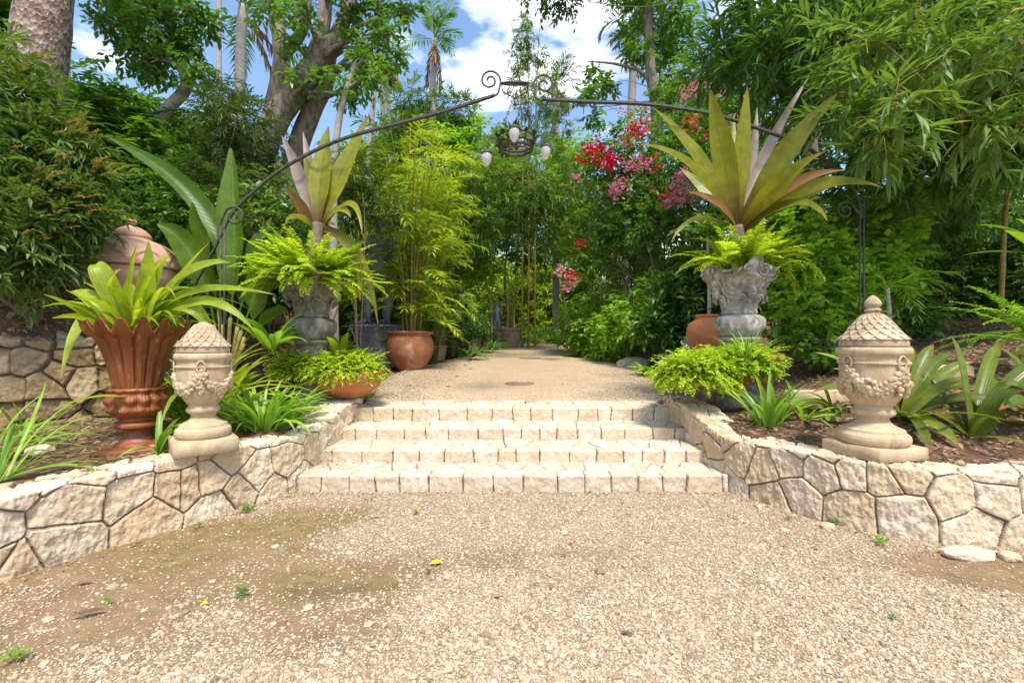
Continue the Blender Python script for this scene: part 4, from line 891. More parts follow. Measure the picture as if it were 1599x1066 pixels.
# pale stone bust with white eyes, behind the big pot
p = P(684, 560, 12.3); p[2] = gz(p[0], p[1]); k_ = p[1] / FPX; zt = P(0, 478, 12.3)[2] - p[2]
t = thing('stone_bust', 'mossy stone bust on a block peering through canes behind the large terracotta pot', 'statue', p)
g = Geo(); box(g, (0, 0, zt * .2), (.34, .34, zt * .4), .2, .02, jit=.008); g.build('base_block', M_GREYD, t)
g = Geo(); lathe(g, smooth_prof([(.02, zt * .4), (.15, zt * .41), (.2, zt * .48), (.19, zt * .6), (.12, zt * .68), (.085, zt * .72), (.10, zt * .76), (.135, zt * .84), (.125, zt * .93), (.07, zt * .99), (.01, zt)], 70), 36, lambda th, r, z: (r * (1 + .2 * fbm(np.stack([np.cos(th) * 3, np.sin(th) * 3, z * 7], -1), 4, 12)), z))
ball(g, (0, -.13, zt * .83), (.025, .035, .045), 1); tube(g, np.array([(-.05, -.115, zt * .785), (0, -.13, zt * .78), (.05, -.115, zt * .785)]), .012, 6)
g.build('bust', M_GREY, t); 
for sgn in (-1, 1): g = Geo(); ball(g, (sgn * .05, -.115, zt * .875), (.028, .02, .016), 1); g.build('painted_eye', M_WHITE, t)
# bronze boy
p = on_path(776, 545); k_ = p[1] / FPX
t = thing('boy_statuette', 'dark bronze statuette of a small boy beside the tan tub', 'statue', p)
g = Geo(); lathe(g, np.array([(.2, 0), (8, 0), (8.4, 2), (7, 6), (6.6, 20), (8, 23), (7.6, 26), (.2, 26)]) * k_, 24); g.build('base_block', M_GREYD, t)
def skin_fig(name, verts, edges, rads, mat, parent):
    me = bpy.data.meshes.new(name); me.from_pydata([tuple(v) for v in verts], edges, []); o = bpy.data.objects.new(name, me); sc.collection.objects.link(o); o.parent = parent
    sk = o.modifiers.new('skin', 'SKIN'); sk.use_smooth_shade = True
    for v, r in zip(me.skin_vertices[0].data, rads): v.radius = (r, r)
    me.skin_vertices[0].data[0].use_root = True
    o.modifiers.new('sub', 'SUBSURF').render_levels = 2; me.materials.append(mat); return o
B = np.array([(0, 0, 46), (0, 0, 56), (0, 0, 64), (0, 0, 67), (0, -.3, 71), (0, -.3, 75), (3, 0, 45), (3.2, -1, 36), (3, 0, 27), (3, -2.5, 26.6), (-3, 0, 45), (-3.2, -.6, 36), (-3, 0, 27), (-3, -2.5, 26.6), (5, 0, 62), (7.4, -1, 55), (5.5, -4.5, 51), (-5, 0, 62), (-7.6, -.5, 55), (-7, -3, 48)]) * k_
skin_fig('figure_body', B, [(0, 1), (1, 2), (2, 3), (3, 4), (4, 5), (0, 6), (6, 7), (7, 8), (8, 9), (0, 10), (10, 11), (11, 12), (12, 13), (2, 14), (14, 15), (15, 16), (2, 17), (17, 18), (18, 19)],
         np.array([4.2, 3.8, 4.2, 1.9, 3.6, 3.4, 3, 2.1, 1.5, 1.3, 3, 2.1, 1.5, 1.3, 2, 1.5, 1.2, 2, 1.5, 1.2]) * k_, M_STATUE, t)
# pale pedestal with clay jar far right of the path (partly overgrown)
p = P(905, 540, 14.2); p[2] = gz(p[0], 14.2)
pot('clay_jar', 'brown clay jar half hidden by leaves at the right of the far bend', 'jar', p, PROF * .30 * A(.8, 1.4), M_TANPOT, None)

# ------------------------------------------------------------------ small things on the ground
for (px, py, w, lab) in ((811, 602, 46, 'round rusty iron cover plate set in the gravel path nearer the steps'), (828, 561, 34, 'round rusty iron cover plate set farther up the gravel path')):
    p = on_path(px, py); r = w / FPX * p[1] / 2; g = Geo()
    lathe(g, [(.001, .012), (r * .8, .012), (r * .82, .016), (r * .95, .016), (r, .008), (r, -.02)], 48, lambda th, rr, z: (rr, z + .003 * np.sin(th * 12) * (rr < r * .78)), res=.02)
    o = g.build('cover_plate', M_RUSTY); o.location = p + A(0, 0, .035); tag(o, lab, 'cover plate', 'rusty cover plates in the path')
p = P(1075, 572, 8.2); p[2] = gz(p[0], p[1]) - .05; h = P(0, 525, 8.2)[2] - p[2]
g = Geo(); lathe(g, [(.001, 0), (.09, 0), (.09, h * .3), (.094, h * .31), (.094, h * .36), (.09, h * .37), (.09, h - .02), (.082, h), (.06, h), (.06, h - .1), (.001, h - .1)], 28); o = g.build('pipe_bollard', M_PIPE); o.location = p
tag(o, 'upright grey pipe bollard between the stacked rocks and the orange jar', 'bollard')
def rock(px, py, Y, size, label, seed, group=None, mat=None, z=None):
    p = P(px, py, Y); p[2] = (gz(p[0], Y) if z is None else z) + size[2] * .3; g = Geo(); V, F = ico(3)
    W = V * (1 + .7 * fbm(V * 1.5 + seed * 2.1, 4, seed))[:, None]; W = np.sign(W) * np.abs(W) ** .8 * np.asarray(size); W = W + .03 * max(size) * fbm(W * 9, 4, seed)[:, None]
    g.add(W, None, F, rnd=.2 + .6 * (seed % 5) / 5); o = g.build('garden_rock', mat or M_ROCK); o.location = p; return tag(o, label, 'rock', group)
rock(1052, 560, 8.6, (.34, .28, .17), 'broad flat garden rock at the bottom of the rock pile by the bollard', 1)
o = rock(1050, 545, 8.6, (.26, .20, .10), 'small slab rock stacked on top of the broad flat rock by the bollard', 2); o.location[2] += .22
rock(1025, 556, 8.9, (.22, .18, .15), 'grey rock at the path edge under hosta-like leaves', 3); rock(990, 556, 10.5, (.4, .25, .22), 'half-buried mossy boulder edging the path near ferny ground cover', 4)
rock(1512, 880, 2.98, (.16, .07, .04), 'pale flat stone lying in the mud below the right wall', 6, z=.0, mat=M_WALL); rock(1577, 880, 2.95, (.06, .045, .03), 'small pale stone lying in the mud by the flat stone', 7, z=.0, mat=M_WALL)
rock(1293, 822, 3.42, (.05, .04, .03), 'small pale stone at the foot of the right wall', 8, z=.0, mat=M_WALL); rock(60, 697, 3.8, (.10, .07, .05), 'pale stone lying on the soil of the left bed', 9, mat=M_WALL)
for i, (x0, x1, lab) in enumerate(((1228, 1325, 'low concrete edging block behind the right grass clump'), (1440, 1510, 'low concrete edging block behind the bromeliads'))):
    a, b = P(x0, 625, 4.9), P(x1, 622, 4.95); c = (a + b) / 2; g = Geo(); box(g, (0, 0, 0), (b[0] - a[0], .12, .22), 0, .012, jit=.004); o = g.build('edging_block', M_SAND); c[2] = gz(c[0], c[1]) + .05; o.location = c; tag(o, lab, 'edging', 'concrete edging blocks')
g = Geo(); hp_ = [P(1475, 604, 5.0), P(1505, 612, 4.9), P(1540, 625, 4.7), P(1600, 640, 4.5), P(1680, 650, 4.4)]
for q in hp_: q[2] = gz(q[0], q[1]) + .03
tube(g, catmull(hp_, 40), .012, 8); tag(g.build('garden_hose', M_HOSE), 'thin black garden hose lying on the brown soil behind the bromeliads', 'hose')
# fallen leaves and twigs on the forecourt
def court_pt(px, py): Y = CAM_H * FPX / (py - 533); return A((px - 799.5) / FPX * Y, Y, .012)
for (px, py, L, W, mat, az, lab, nm) in ((672, 883, .075, .040, L_YLEAF, .3, 'bright yellow fallen leaf on the mossy dirt', 'fallen_leaf'), (110, 966, .14, .035, L_LITTER, .5, 'long tan curled fallen leaf on the bare dirt at left', 'fallen_leaf'),
        (770, 935, .06, .020, L_LITTER, .1, 'dull tan narrow fallen leaf on the pale gravel', 'fallen_leaf'), (968, 990, .07, .018, L_LITTER, -.4, 'slim brown fallen leaf near the bottom of the gravel', 'fallen_leaf'), (858, 925, .035, .02, L_BROWN, 1, 'small dark red fallen leaf on the gravel', 'fallen_leaf'), (893, 852, .03, .022, L_CORAL, 2, 'small orange fallen petal on the gravel', 'fallen_leaf'), (118, 912, .08, .03, L_LITTER, .2, 'brown fallen leaf below the left wall', 'fallen_leaf'), (315, 948, .03, .03, L_YLEAF, 1, 'tiny yellow fallen leaf by the sprouting weed', 'fallen_leaf'), (120, 740, .09, .06, L_BROWN, .4, 'brown fallen leaf lying on the left wall', 'fallen_leaf')):
    p = court_pt(px, py)
    if lab.endswith('left wall') and 'lying' in lab: p = P(118, 738, 3.15); p[2] = .535
    g = Geo(); straps(g, [(0, 0, .004)], az, .04, L, W, .12, 5, S_ELL, .35, .2); o = g.build(nm, mat); o.location = p; tag(o, lab, 'leaf', 'leaves fallen on the forecourt')

# leaf litter over the soil of the banks: nobody could count it
def litter(n, x, y, name, mat, lo=.03, hi=.09):
    z = ground_z(x, y, False); g = Geo(); straps(g, np.stack([x, y, z + R(.0, .03, n)], 1), R(0, 2 * PI, n), rng.normal(0, .25, n), R(lo, hi, n), R(.012, .035, n), R(-.5, 1.2, n), 2, S_ELL, .4, rng.normal(0, .5, n)); return g
n = 9000; x = R(-11, -3.0, n); y = R(3.6, 10, n); k1 = x < xl(np.clip(y, -1, 5.9)) - .4; tag(litter(k1.sum(), x[k1], y[k1], '', None).build('leaf_litter', L_LITTER), kind='stuff')
n = 9000; x = R(2.2, 9, n); y = R(3.3, 9.5, n); k1 = (y > yr(np.clip(x, 1.98, 9)) + .36) & ((x > 2.4) | (y < 5.5)) & ((x > 3.7) | (y < 6)); tag(litter(k1.sum(), x[k1], y[k1], '', None).build('leaf_litter', L_LITTER), kind='stuff')
n = 420; qa = LW[rng.integers(len(LW), size=n)] ; qb = RW[rng.integers(len(RW), size=n)]; w1 = np.abs(rng.normal(0, .07, n))
x = np.r_[qa[:, 0] + .03 + w1, qb[:, 0] - .03 - w1 * (qb[:, 0] < 2.5), R(-1.9, 1.95, 160)]; y = np.r_[qa[:, 1] - .02 - w1 * .6, qb[:, 1] - .03 - w1, 4.215 - np.abs(rng.normal(0, .05, 160))]; ok = (y < 4.22) & (y > 1)
g = Geo(); n = ok.sum(); straps(g, np.stack([x[ok], y[ok], np.full(n, .012)], 1), R(0, 2 * PI, n), rng.normal(.1, .2, n), R(.012, .045, n), R(.006, .018, n), R(-.3, .8, n), 2, S_ELL, .4, rng.normal(0, .4, n)); tag(g.build('wall_foot_litter', L_LITTER), kind='stuff')
# white house and roof glimpsed through the far trees
t = thing('white_house', 'white house with tiled roof glimpsed through the trees at the end of the path', 'house', (2.2, 40, gz(2.2, 40)))
g = Geo(); box(g, (0, 0, 2.2), (13, 6, 4.4), 0, .02); g.build('wall', M_WHITE, t)
g = Geo(); g.add([(-7, -3.6, 4.35), (7, -3.6, 4.35), (7, 0, 6.4), (-7, 0, 6.4), (7, 3.6, 4.35), (-7, 3.6, 4.35), (-7, -3.6, 4.2), (7, -3.6, 4.2), (7, 3.6, 4.2), (-7, 3.6, 4.2)], [[0, 1, 2, 3], [3, 2, 4, 5], [6, 7, 1, 0], [8, 9, 5, 4], [9, 8, 7, 6]], [[1, 4, 2], [0, 3, 5]]); g.build('roof', M_ROOFM, t, smooth=False)
for xx in (-4, -1, 2.2, 4.8):
    g = Geo(); box(g, (xx, -3.02, 2.3), (1.1, .1, 1.4), 0, .01); w = g.build('window_frame', M_TANPOT, t); g = Geo(); box(g, (xx, -3.06, 2.3), (.94, .06, 1.24), 0, .005); g.build('window_pane', M_HOSE, w)
# ------------------------------------------------------------------ plants
def gpt(px, py, Y):                                                       # ground point under a pixel column at a depth
    p = P(px, py, Y); p[2] = gz(p[0], p[1]); return p
def one(name, label, cat, parts, base, group=None):
    """a plant: an Empty at its base and one mesh for each part that has geometry"""
    t = thing(name, label, cat, base, 0, group)
    for nm, g, mat in parts:
        if g.n: g.build(nm, mat, t, world=True)
    return t

# ---- trees whose trunks the photograph shows
def tree(name, label, trunks, bark, blobs, leaf, base, tw=dict(), nl=None, cat='tree', group=None, extra=(), limb=.07):
    """trunks: list of (points, r0, r1, bumpiness); blobs: list of (centre, radii, number of twigs)"""
    gt, gl = Geo(), Geo(); tops = []
    for pts, r0, r1, bump in trunks:
        c = catmull(pts, 46); tube(gt, c, np.linspace(r0, r1, 46) * (1 + .5 * np.exp(-np.linspace(0, 14, 46))) if len(tops) == 0 else np.linspace(r0, r1, 46), 16, .5, bump, rng.integers(50)); tops += list(c[18::5])
    tops = np.array(tops)
    for c, r, n in blobs:
        c = np.asarray(c, float); d = np.linalg.norm(tops - c, axis=1) + 2.0 * np.clip(tops[:, 2] - c[2], 0, 9); s = tops[d.argmin()]
        limbs(gt, s, [c], limb, 7); b = cloud(gl, c, r, n, **tw)
        if len(b): limbs(gt, c, b[rng.integers(len(b), size=min(9, len(b)))], limb * .4, 5)
    return one(name, label, cat, [('trunk', gt, bark), ('crown', gl, leaf)] + list(extra), base, group)

BROAD = dict(twL=.42, M=4, LL=.17, LW=.075, outward=.7, up=.05, droop=.7, hollow=.35, nseg=2, ldroop=.5, shape=S_ELL, ang=.95)
SMALL = dict(twL=.5, M=6, LL=.115, LW=.045, outward=.8, up=.2, droop=.5, hollow=.35, nseg=0, ldroop=.4)
FAR = dict(twL=.8, M=5, LL=.26, LW=.11, outward=.8, up=.2, droop=.6, hollow=.5, nseg=0, ldroop=.4)
NARROW = dict(twL=.42, M=9, LL=.12, LW=.018, outward=.8, up=.2, droop=.7, hollow=.3, nseg=0, ldroop=.5, ang=.8)

# T1 flaky trunk, far left
b = gpt(28, 400, 6.6)
gt = Geo(); c = catmull([b - A(0, 0, .1), P(30, 330, 6.6), P(48, 180, 6.6), P(66, 40, 6.6), P(90, -160, 6.7), P(120, -400, 6.9)], 70)
tube(gt, c, np.interp(np.linspace(0, 1, 70), [0, .1, .4, 1], [.50, .40, .345, .26]), 30, .5, .10, 3)
for i in range(6):                                                         # surface roots running down the bank
    a = -PI / 2 + (i - 2.5) * .6; q = b + A(math.cos(a) * .3, math.sin(a) * .3, .2); pts = [q]
    for j in range(1, 5): w = b + A(math.cos(a + .12 * j) * (.3 + .38 * j), math.sin(a + .1 * j) * (.3 + .36 * j), 0); w[2] = gz(w[0], w[1]) + .05 - .02 * j; pts.append(w)
    tube(gt, catmull(pts, 26), np.linspace(.17, .04, 26), 9, .5, .2, i)
gl = Geo()
for px, py, Y, r in ((-15, 15, 6.9, .4), (-60, 30, 6.6, .6), (60, -330, 6.6, 1.0)): p = P(px, py, Y); limbs(gt, c[50], [p], .08); cloud(gl, p, r, 130, **BROAD)
one('flaky_bark_tree', 'thick leaning trunk with flaking pink-brown bark on the bank', 'tree', [('trunk', gt, M_BARK_FLAKE), ('crown', gl, L_MID)], b)

# T2 slender tree with big round leaves, top left
Y = 9.0; b = gpt(252, 420, Y)
tree('slender_tree', 'slender bent tree with rounded glossy leaves against the sky, behind the flaking trunk', [([b, P(246, 260, Y), P(240, 205, Y), P(262, 170, Y), P(292, 132, Y), P(272, 80, Y), P(262, 20, Y), P(256, -60, Y)], .14, .07, .04)], M_BARK_SMOOTH,
     [(P(x, y, Y + R(-.6, .6)), r, n) for x, y, r, n in ((205, 5, .55, 70), (240, 45, .55, 80), (215, 75, .5, 60), (285, 20, .5, 60), (180, 35, .35, 30), (255, 95, .35, 40), (300, 70, .3, 26), (160, -30, .6, 60), (250, -40, .7, 80), (310, 105, .25, 18), (330, 30, .25, 16))], L_MID, b, BROAD)
# T3 umbrella-leafed tree
Y = 8.2; b = gpt(200, 420, Y)
gl, gt = Geo(), Geo(); tube(gt, catmull([b, P(205, 330, Y), P(190, 250, Y), P(180, 190, Y)], 20), np.linspace(.09, .05, 20), 9, .5, .05)
for x, y, r, n in ((120, 200, .65, 60), (180, 180, .7, 70), (150, 250, .7, 60), (215, 230, .6, 50), (110, 285, .6, 50), (190, 300, .7, 60), (230, 290, .5, 40)):
    c = P(x, y, Y + R(-.5, .3)); limbs(gt, P(190, 290, Y), [c], .035); d = dirs(n, -.3); p = c + d * r * R(.4, 1, (len(d), 1))
    for k in range(9):                                                     # whorls of long leaflets
        straps(gl, p, k * 2 * PI / 9 + rng.normal(0, .2, len(p)), R(-.2, .25, len(p)), R(.18, .28, len(p)), .075, R(.3, .9, len(p)), 2, S_ELL, .2)
one('umbrella_tree', 'tree with whorls of long drooping dark leaflets between the flaking trunk and slender tree', 'tree', [('trunk', gt, M_BARK), ('crown', gl, L_MID)], b)
# T4 big grey tree
Y = 9.2; b = gpt(410, 430, Y)
tr = [([b, P(395, 330, Y), P(412, 225, Y), P(445, 165, Y), P(478, 118, Y), P(505, 82, Y), P(530, 66, Y)], .30, .19, .18), ([P(408, 240, Y), P(428, 165, Y + .3), P(440, 90, Y + .3), P(432, 30, Y + .3), P(420, -60, Y + .3)], .20, .13, .16),
      ([P(440, 330, Y + .5), P(462, 240, Y + .5), P(486, 175, Y + .4), P(508, 130, Y + .3), P(516, 80, Y + .3), P(545, 10, Y + .3), P(560, -70, Y + .3)], .235, .11, .06), ([P(478, 118, Y), P(500, 60, Y), P(508, 0, Y), P(500, -60, Y)], .17, .10, .1), ([P(440, 90, Y), P(475, 40, Y), P(480, -40, Y)], .12, .08, .1)]
tree('grey_tree', 'big old grey tree with furrowed leaning trunks and a sawn-off limb', tr, M_BARK_GREY,
     [(P(x, y, Y + R(-.9, .3)), r, n) for x, y, r, n in ((565, 75, .36, 34), (600, 55, .32, 26), (560, 115, .25, 18), (600, 105, .22, 14), (545, 25, .3, 22), (478, 30, .3, 22), (450, 60, .2, 12), (420, 10, .35, 22), (590, 15, .4, 30), (640, 20, .25, 16), (500, 112, .16, 9), (470, 140, .16, 9), (545, 150, .2, 10), (460, 110, .14, 7), (620, 90, .18, 9), (520, -60, .6, 40), (380, -60, .5, 30), (610, -60, .5, 40))], L_MID, b, dict(BROAD, LL=.15, LW=.068))
# T5 pale sapling trunk left of the arch
Y = 8.0; b = gpt(520, 430, Y)
tree('pale_sapling', 'thin pale smooth trunk rising behind the urn plant at left', [([b, P(520, 340, Y), P(522, 250, Y), P(534, 165, Y), P(556, 100, Y)], .085, .04, .04)], M_BARK_SMOOTH, [(P(x, y, Y), .28, 22) for x, y in ((565, 95), (545, 130), (585, 120))], L_MID, b, dict(BROAD, LL=.14, LW=.06), limb=.03)
# right hand tree against the sky
Y = 13.5; b = gpt(1010, 430, Y)
tree('sky_tree', 'grey-trunked tree standing against the sky right of the arch scrolls', [([b, P(1022, 300, Y), P(1026, 180, Y), P(1016, 110, Y), P(1012, 40, Y), P(1004, -60, Y)], .21, .12, .06), ([P(1022, 140, Y), P(1000, 112, Y), P(960, 100, Y), P(918, 96, Y)], .07, .02, .1)], M_BARK_GREY,
     [(P(x, y, Y + R(-.5, .5)), r, n) for x, y, r, n in ((1050, 60, .6, 55), (1045, 110, .7, 60), (995, 85, .45, 36), (980, 50, .35, 26), (1060, 20, .6, 50), (1000, 10, .6, 46), (1040, 150, .5, 40), (930, 115, .3, 18), (945, 135, .28, 18), (920, 140, .22, 12), (1030, -30, .8, 60), (960, -30, .5, 30), (925, 185, .28, 16), (915, 150, .2, 10))], L_MID, b, dict(BROAD, LL=.22, LW=.09), limb=.014)
Y = 9.5; b = gpt(1270, 420, 11)
tree('overhanging_tree', 'tree whose leafy branch tips hang in at the top centre of the sky', [([b, P(1262, 200, 10.6), P(1215, -250, 10), P(1000, -420, 9.6), P(870, -330, 9.4)], .2, .07, .08)], M_BARK, [(P(x, y, 9.4), r, n) for x, y, r, n in ((850, -12, .35, 40), (885, 0, .32, 36), (820, -20, .3, 30), (870, -50, .5, 40), (910, -40, .4, 30))], L_DARK, b, dict(BROAD, LL=.13, LW=.05), limb=.016)

# ---- palms
def palm_crown(gl, gd, top, n, L, el=(-.4, 1.2), droop=(.8, 1.6), M=26, LL=.55, LW=.035, dry=0, ld=.7):
    fronds(gl, np.repeat(top[None], n, 0), R(0, 2 * PI, n), R(*el, n), R(.8, 1.15, n) * L, R(*droop, n), M, LL, LW, 1.0, .1, 2, S_LANCE, ld, .15, lambda t: np.sin(PI * (t * .85 + .12)) ** .6, .05, pw=1.5, lift=.15)
    if dry: fronds(gd, np.repeat(top[None] - A(0, 0, .15), dry, 0), R(0, 2 * PI, dry), R(-1.0, -.4, dry), R(.6, .9, dry) * L, R(.2, .6, dry), 18, LL * .8, LW, .6, .2, 0, S_LANCE, 1.2, .1, None, .04)
def palm(label, pts, r, n, L, dry=0, name='tall_palm', group='tall palms beyond the garden', base_xy=None, leafmat=None, **kw):
    gt, gl, gd = Geo(), Geo(), Geo(); c = catmull(pts, 50); tube(gt, c, np.linspace(r * 1.15, r, 50) * (1 + .05 * (np.arange(50) % 2)), 10)
    if n: palm_crown(gl, gd, c[-1], n, L, dry=dry, **kw)
    return one(name, label, 'palm', [('trunk', gt, M_PALM), ('crown', gl, leafmat or L_MID), ('dry_fronds', gd, M_DRY)], pts[0], group)
Y = 16
palm('tall palm with a ragged crown and hanging brown fronds left of the white cloud', [gpt(676, 430, Y), P(676, 250, Y), P(676, 130, Y), P(679, 62, Y)], .11, 11, 1.6, 4, el=(.2, 1.45), droop=(.5, 1.5), LL=.5, LW=.045)
palm('hairline palm trunk leaning right, crown out of the picture, behind the grey tree', [gpt(555, 430, 15), P(577, 230, 15), P(588, 100, 15), P(600, -40, 15), P(604, -110, 15)], .07, 9, 1.8)
palm('slim palm trunk with its crown out of the picture, beside the ragged-crowned palm', [gpt(600, 430, 17), P(598, 230, 17), P(597, 100, 17), P(594, -60, 17), P(593, -140, 17)], .085, 9, 1.8)
palm('palm with hanging dry brown fronds half way up between slim trunks', [gpt(612, 430, 18), P(610, 230, 18), P(603, 120, 18), P(606, 95, 18)], .09, 3, 1.0, 10, el=(.4, 1.3))
palm('slim palm trunk just right of the flaking trunk against white cloud', [gpt(104, 430, 15), P(103, 130, 15), P(108, 0, 15), P(112, -130, 15)], .10, 9, 1.8)
palm('slim pale palm trunk left of the big grey tree', [gpt(342, 430, 17), P(342, 120, 17), P(342, -40, 17), P(342, -120, 17)], .085, 9, 1.8)
palm('palm with wind-blown drooping fronds left of the grey-trunked tree', [gpt(975, 430, 17), P(985, 200, 17), P(990, 80, 17), P(992, 28, 17)], .13, 13, 2.1, 4, el=(-.2, 1.2), droop=(1.0, 2.0), LL=.6, LW=.05, leafmat=L_OLIVE)
palm('low dark palm crown above the hedge right of the arch scrolls', [gpt(868, 430, 21), P(868, 250, 21), P(866, 175, 21), P(866, 132, 21)], .14, 12, 1.7, 3, el=(.0, 1.4), leafmat=L_OLIVE)
palm('palm with long dark fronds behind the big grey tree', [gpt(372, 430, 12), P(374, 200, 12), P(376, 70, 12), P(380, 10, 12)], .12, 14, 2.6, 2, el=(-.3, 1.2), LL=.55, LW=.045, leafmat=L_DARK)
palm('short palm with arching feathery fronds between the slender tree and the grey tree', [gpt(338, 430, 9.5), P(338, 260, 9.5), P(336, 190, 9.5)], .08, 13, 1.5, 1, el=(-.1, 1.3), LL=.36, LW=.03, leafmat=L_DARK)

# ---- dense background trees, each with its own trunk and crown
LOWS = {790: 400, 880: 395, 960: 430, 715: 430}
def back_tree(px, Y, top, w, leaf, label, n=70, low=505, twk=FAR, bark=None, nb=9, squash=.8):
    b = gpt(px, 500, Y); zt = P(px, top, Y)[2]; z0 = max(P(px, low, Y)[2], b[2] + .3); W = w / FPX * Y / 2; H = (zt - z0) / 2; blobs = []
    for i in range(nb):
        f = (i + .5) / nb; a = i * 2.4; rr = W * (.62 if f < .8 else .3) * math.sqrt(R(.25, 1)); r = max(.5, W * R(.38, .55))
        blobs.append((A(b[0] + rr * math.cos(a), Y + rr * math.sin(a) * .7, z0 + (zt - z0 - r * .55) * f), A(r, r, r * squash), n))
    return tree('garden_tree', label, [([b, b + A(.1, 0, H * .5), b + A(-.05, 0, H), b + A(.1, 0, H * 1.7)], (.04 + W * .03), .03, .06)], bark or M_BARK, blobs, leaf, b, twk, group='trees enclosing the garden')
BT = [(30, 13, 60, 260, L_DARK, 'dark tree behind the flaking trunk at the left margin'), (150, 14, 130, 200, L_MID, 'green tree below the white cloud left of the slender tree'), (235, 13.5, 165, 170, L_DARK, 'dark-leaved tree behind the umbrella-leafed tree'), (320, 12, 190, 150, L_DARK, 'dark tree behind the short feathery palm'),
      (450, 13, 250, 190, L_MID, 'tree seen between the trunks of the big grey tree'), (560, 16, 215, 150, L_BRIGHT, 'light green tree behind the thin palm trunks'), (640, 17, 150, 150, L_MID, 'tall green tree right of the ragged-crowned palm'), (715, 15.5, 175, 150, L_BRIGHT, 'sunlit yellow-green tree behind the arch left of the hanging lamp'),
      (790, 19, 195, 140, L_MID, 'green tree directly behind the hanging lamp'), (880, 20, 215, 120, L_BRIGHT, 'light green tree left of the bougainvillea'), (960, 21, 270, 160, L_MID, 'tree behind the bougainvillea'), (1080, 17, 120, 200, L_MID, 'leafy tree right of the grey-trunked tree'), (1180, 16, 30, 240, L_DARK, 'tall dark tree behind the bamboo, above the arch'), (1330, 14, -60, 300, L_DARK, 'tall dark tree in the depth of the right-hand bamboo'), (1500, 13, -80, 320, L_DARK, 'dark tree behind the bamboo at the right margin')]
for px, Y, top, w, lf, lab in BT: back_tree(px, Y, top, w, lf, lab, low=LOWS.get(px, 505))
for px, Y, top, w, lf, lab in ((690, 29, 400, 110, L_YEL, 'low sunlit bush at the far left of the tunnel end'), (790, 30, 395, 120, L_BRIGHT, 'low sunlit bush right behind the yellow bamboo stems'), (860, 28, 410, 110, L_YEL, 'low sunlit bush under the red and pink lowest blossom'), (745, 27, 400, 120, L_YEL, 'low sunlit bush at the end of the tunnel, left of the white wall glimpse'), (830, 27, 405, 110, L_YEL, 'low sunlit bush at the end of the tunnel, right of the white wall glimpse'), (900, 27, 415, 110, L_BRIGHT, 'low bright bush where the path disappears to the right'), (700, 30, 300, 200, L_BRIGHT, 'bright tree beyond the end of the path at left'), (800, 33, 280, 170, L_YEL, 'pale sunlit tree beyond the end of the path in the middle'), (900, 31, 300, 190, L_BRIGHT, 'bright tree beyond the end of the path at right'), (600, 24, 200, 220, L_MID, 'green tree behind the potted canes'), (1010, 25, 260, 220, L_MID, 'green tree far behind the ground cover right of the path')):
    back_tree(px, Y, top, w, lf, lab, low=535, n=90)
# the far-off wood that closes the view
gw = Geo()
for i in range(110):
    a = R(-1.25, 1.25); d = R(30, 56); x = d * math.sin(a) * 1.3; y = 18 + d * math.cos(a); h = R(4, 9); cloud(gw, (x, y, gz(x, y) + h * .5), (3, 2.4, h * .6), 80, **dict(FAR, twL=1.5, LL=.7, LW=.32))
for i in range(90):
    sg = 1 if i % 2 else -1; x = sg * R(6.5, 24); y = R(13.5, 21) if abs(x) > 9 else R(15, 22); h = R(1.5, 3.4); cloud(gw, (x, y, gz(x, y) + h * .5), (1.6, 1.2, h * .65), 70, **dict(FAR, twL=.9, LL=.34, LW=.15))
tag(gw.build('distant_wood', L_MID), 'green wood closing the view beyond the garden', 'wood', kind='stuff')

# ---- shrubs
def shrub(name, label, base, blobs, leaf, tw, cat='shrub', bark=None, extra=(), group=None, r=.03):
    gl, gt = Geo(), Geo()
    for c, rad, n in blobs: limbs(gt, base, [c], r, 6, .4); b = cloud(gl, c, rad, n, **tw); limbs(gt, c, b[:8], r * .4, 4)
    return one(name, label, cat, [('stems', gt, bark or M_BARK), ('foliage', gl, leaf)] + list(extra), base, group)
# left margin shrub with orange new growth
b = gpt(60, 500, 4.9); bl = [(P(x, y, Y), r, n) for x, y, Y, r, n in ((20, 150, 4.9, .50, 120), (75, 230, 4.8, .42, 110), (10, 260, 4.6, .5, 130), (110, 270, 4.9, .38, 80), (60, 330, 4.6, .48, 130), (125, 335, 4.8, .26, 60), (0, 360, 4.4, .45, 110), (20, 420, 4.5, .33, 70), (85, 400, 4.7, .26, 50), (-80, 220, 4.7, .6, 120), (-80, 350, 4.6, .5, 90), (-30, 90, 5.0, .5, 80))]
gg = Geo()
for x, y, Y in ((20, 105, 4.6), (50, 95, 4.7), (70, 185, 4.6), (110, 190, 4.5), (130, 205, 4.5), (95, 210, 4.5), (40, 170, 4.5), (150, 250, 4.6), (170, 265, 4.5), (145, 275, 4.5), (85, 250, 4.4), (100, 300, 4.4), (40, 280, 4.3), (60, 320, 4.3), (120, 315, 4.4), (25, 235, 4.4), (90, 345, 4.3), (50, 370, 4.3), (10, 310, 4.3), (140, 330, 4.5), (75, 280, 4.3)):
    p = P(x, y, Y); n = 3; fronds(gg, p + rng.normal(0, .04, (n, 3)), R(-.6, 1.2, n), R(.1, .9, n), R(.10, .2, n), R(.1, .6, n), 12, .030, .013, 1.1, .4, 0, S_ELL, .3, .1, None, .006)
shrub('flowering_shrub', 'dull green narrow-leaved shrub with orange-tan flower sprays at the left margin', b, bl, L_SHRUB, dict(NARROW, LL=.155, LW=.032, twL=.34, M=7, hollow=.2), extra=[('flower_sprays', gg, L_GOLD)])
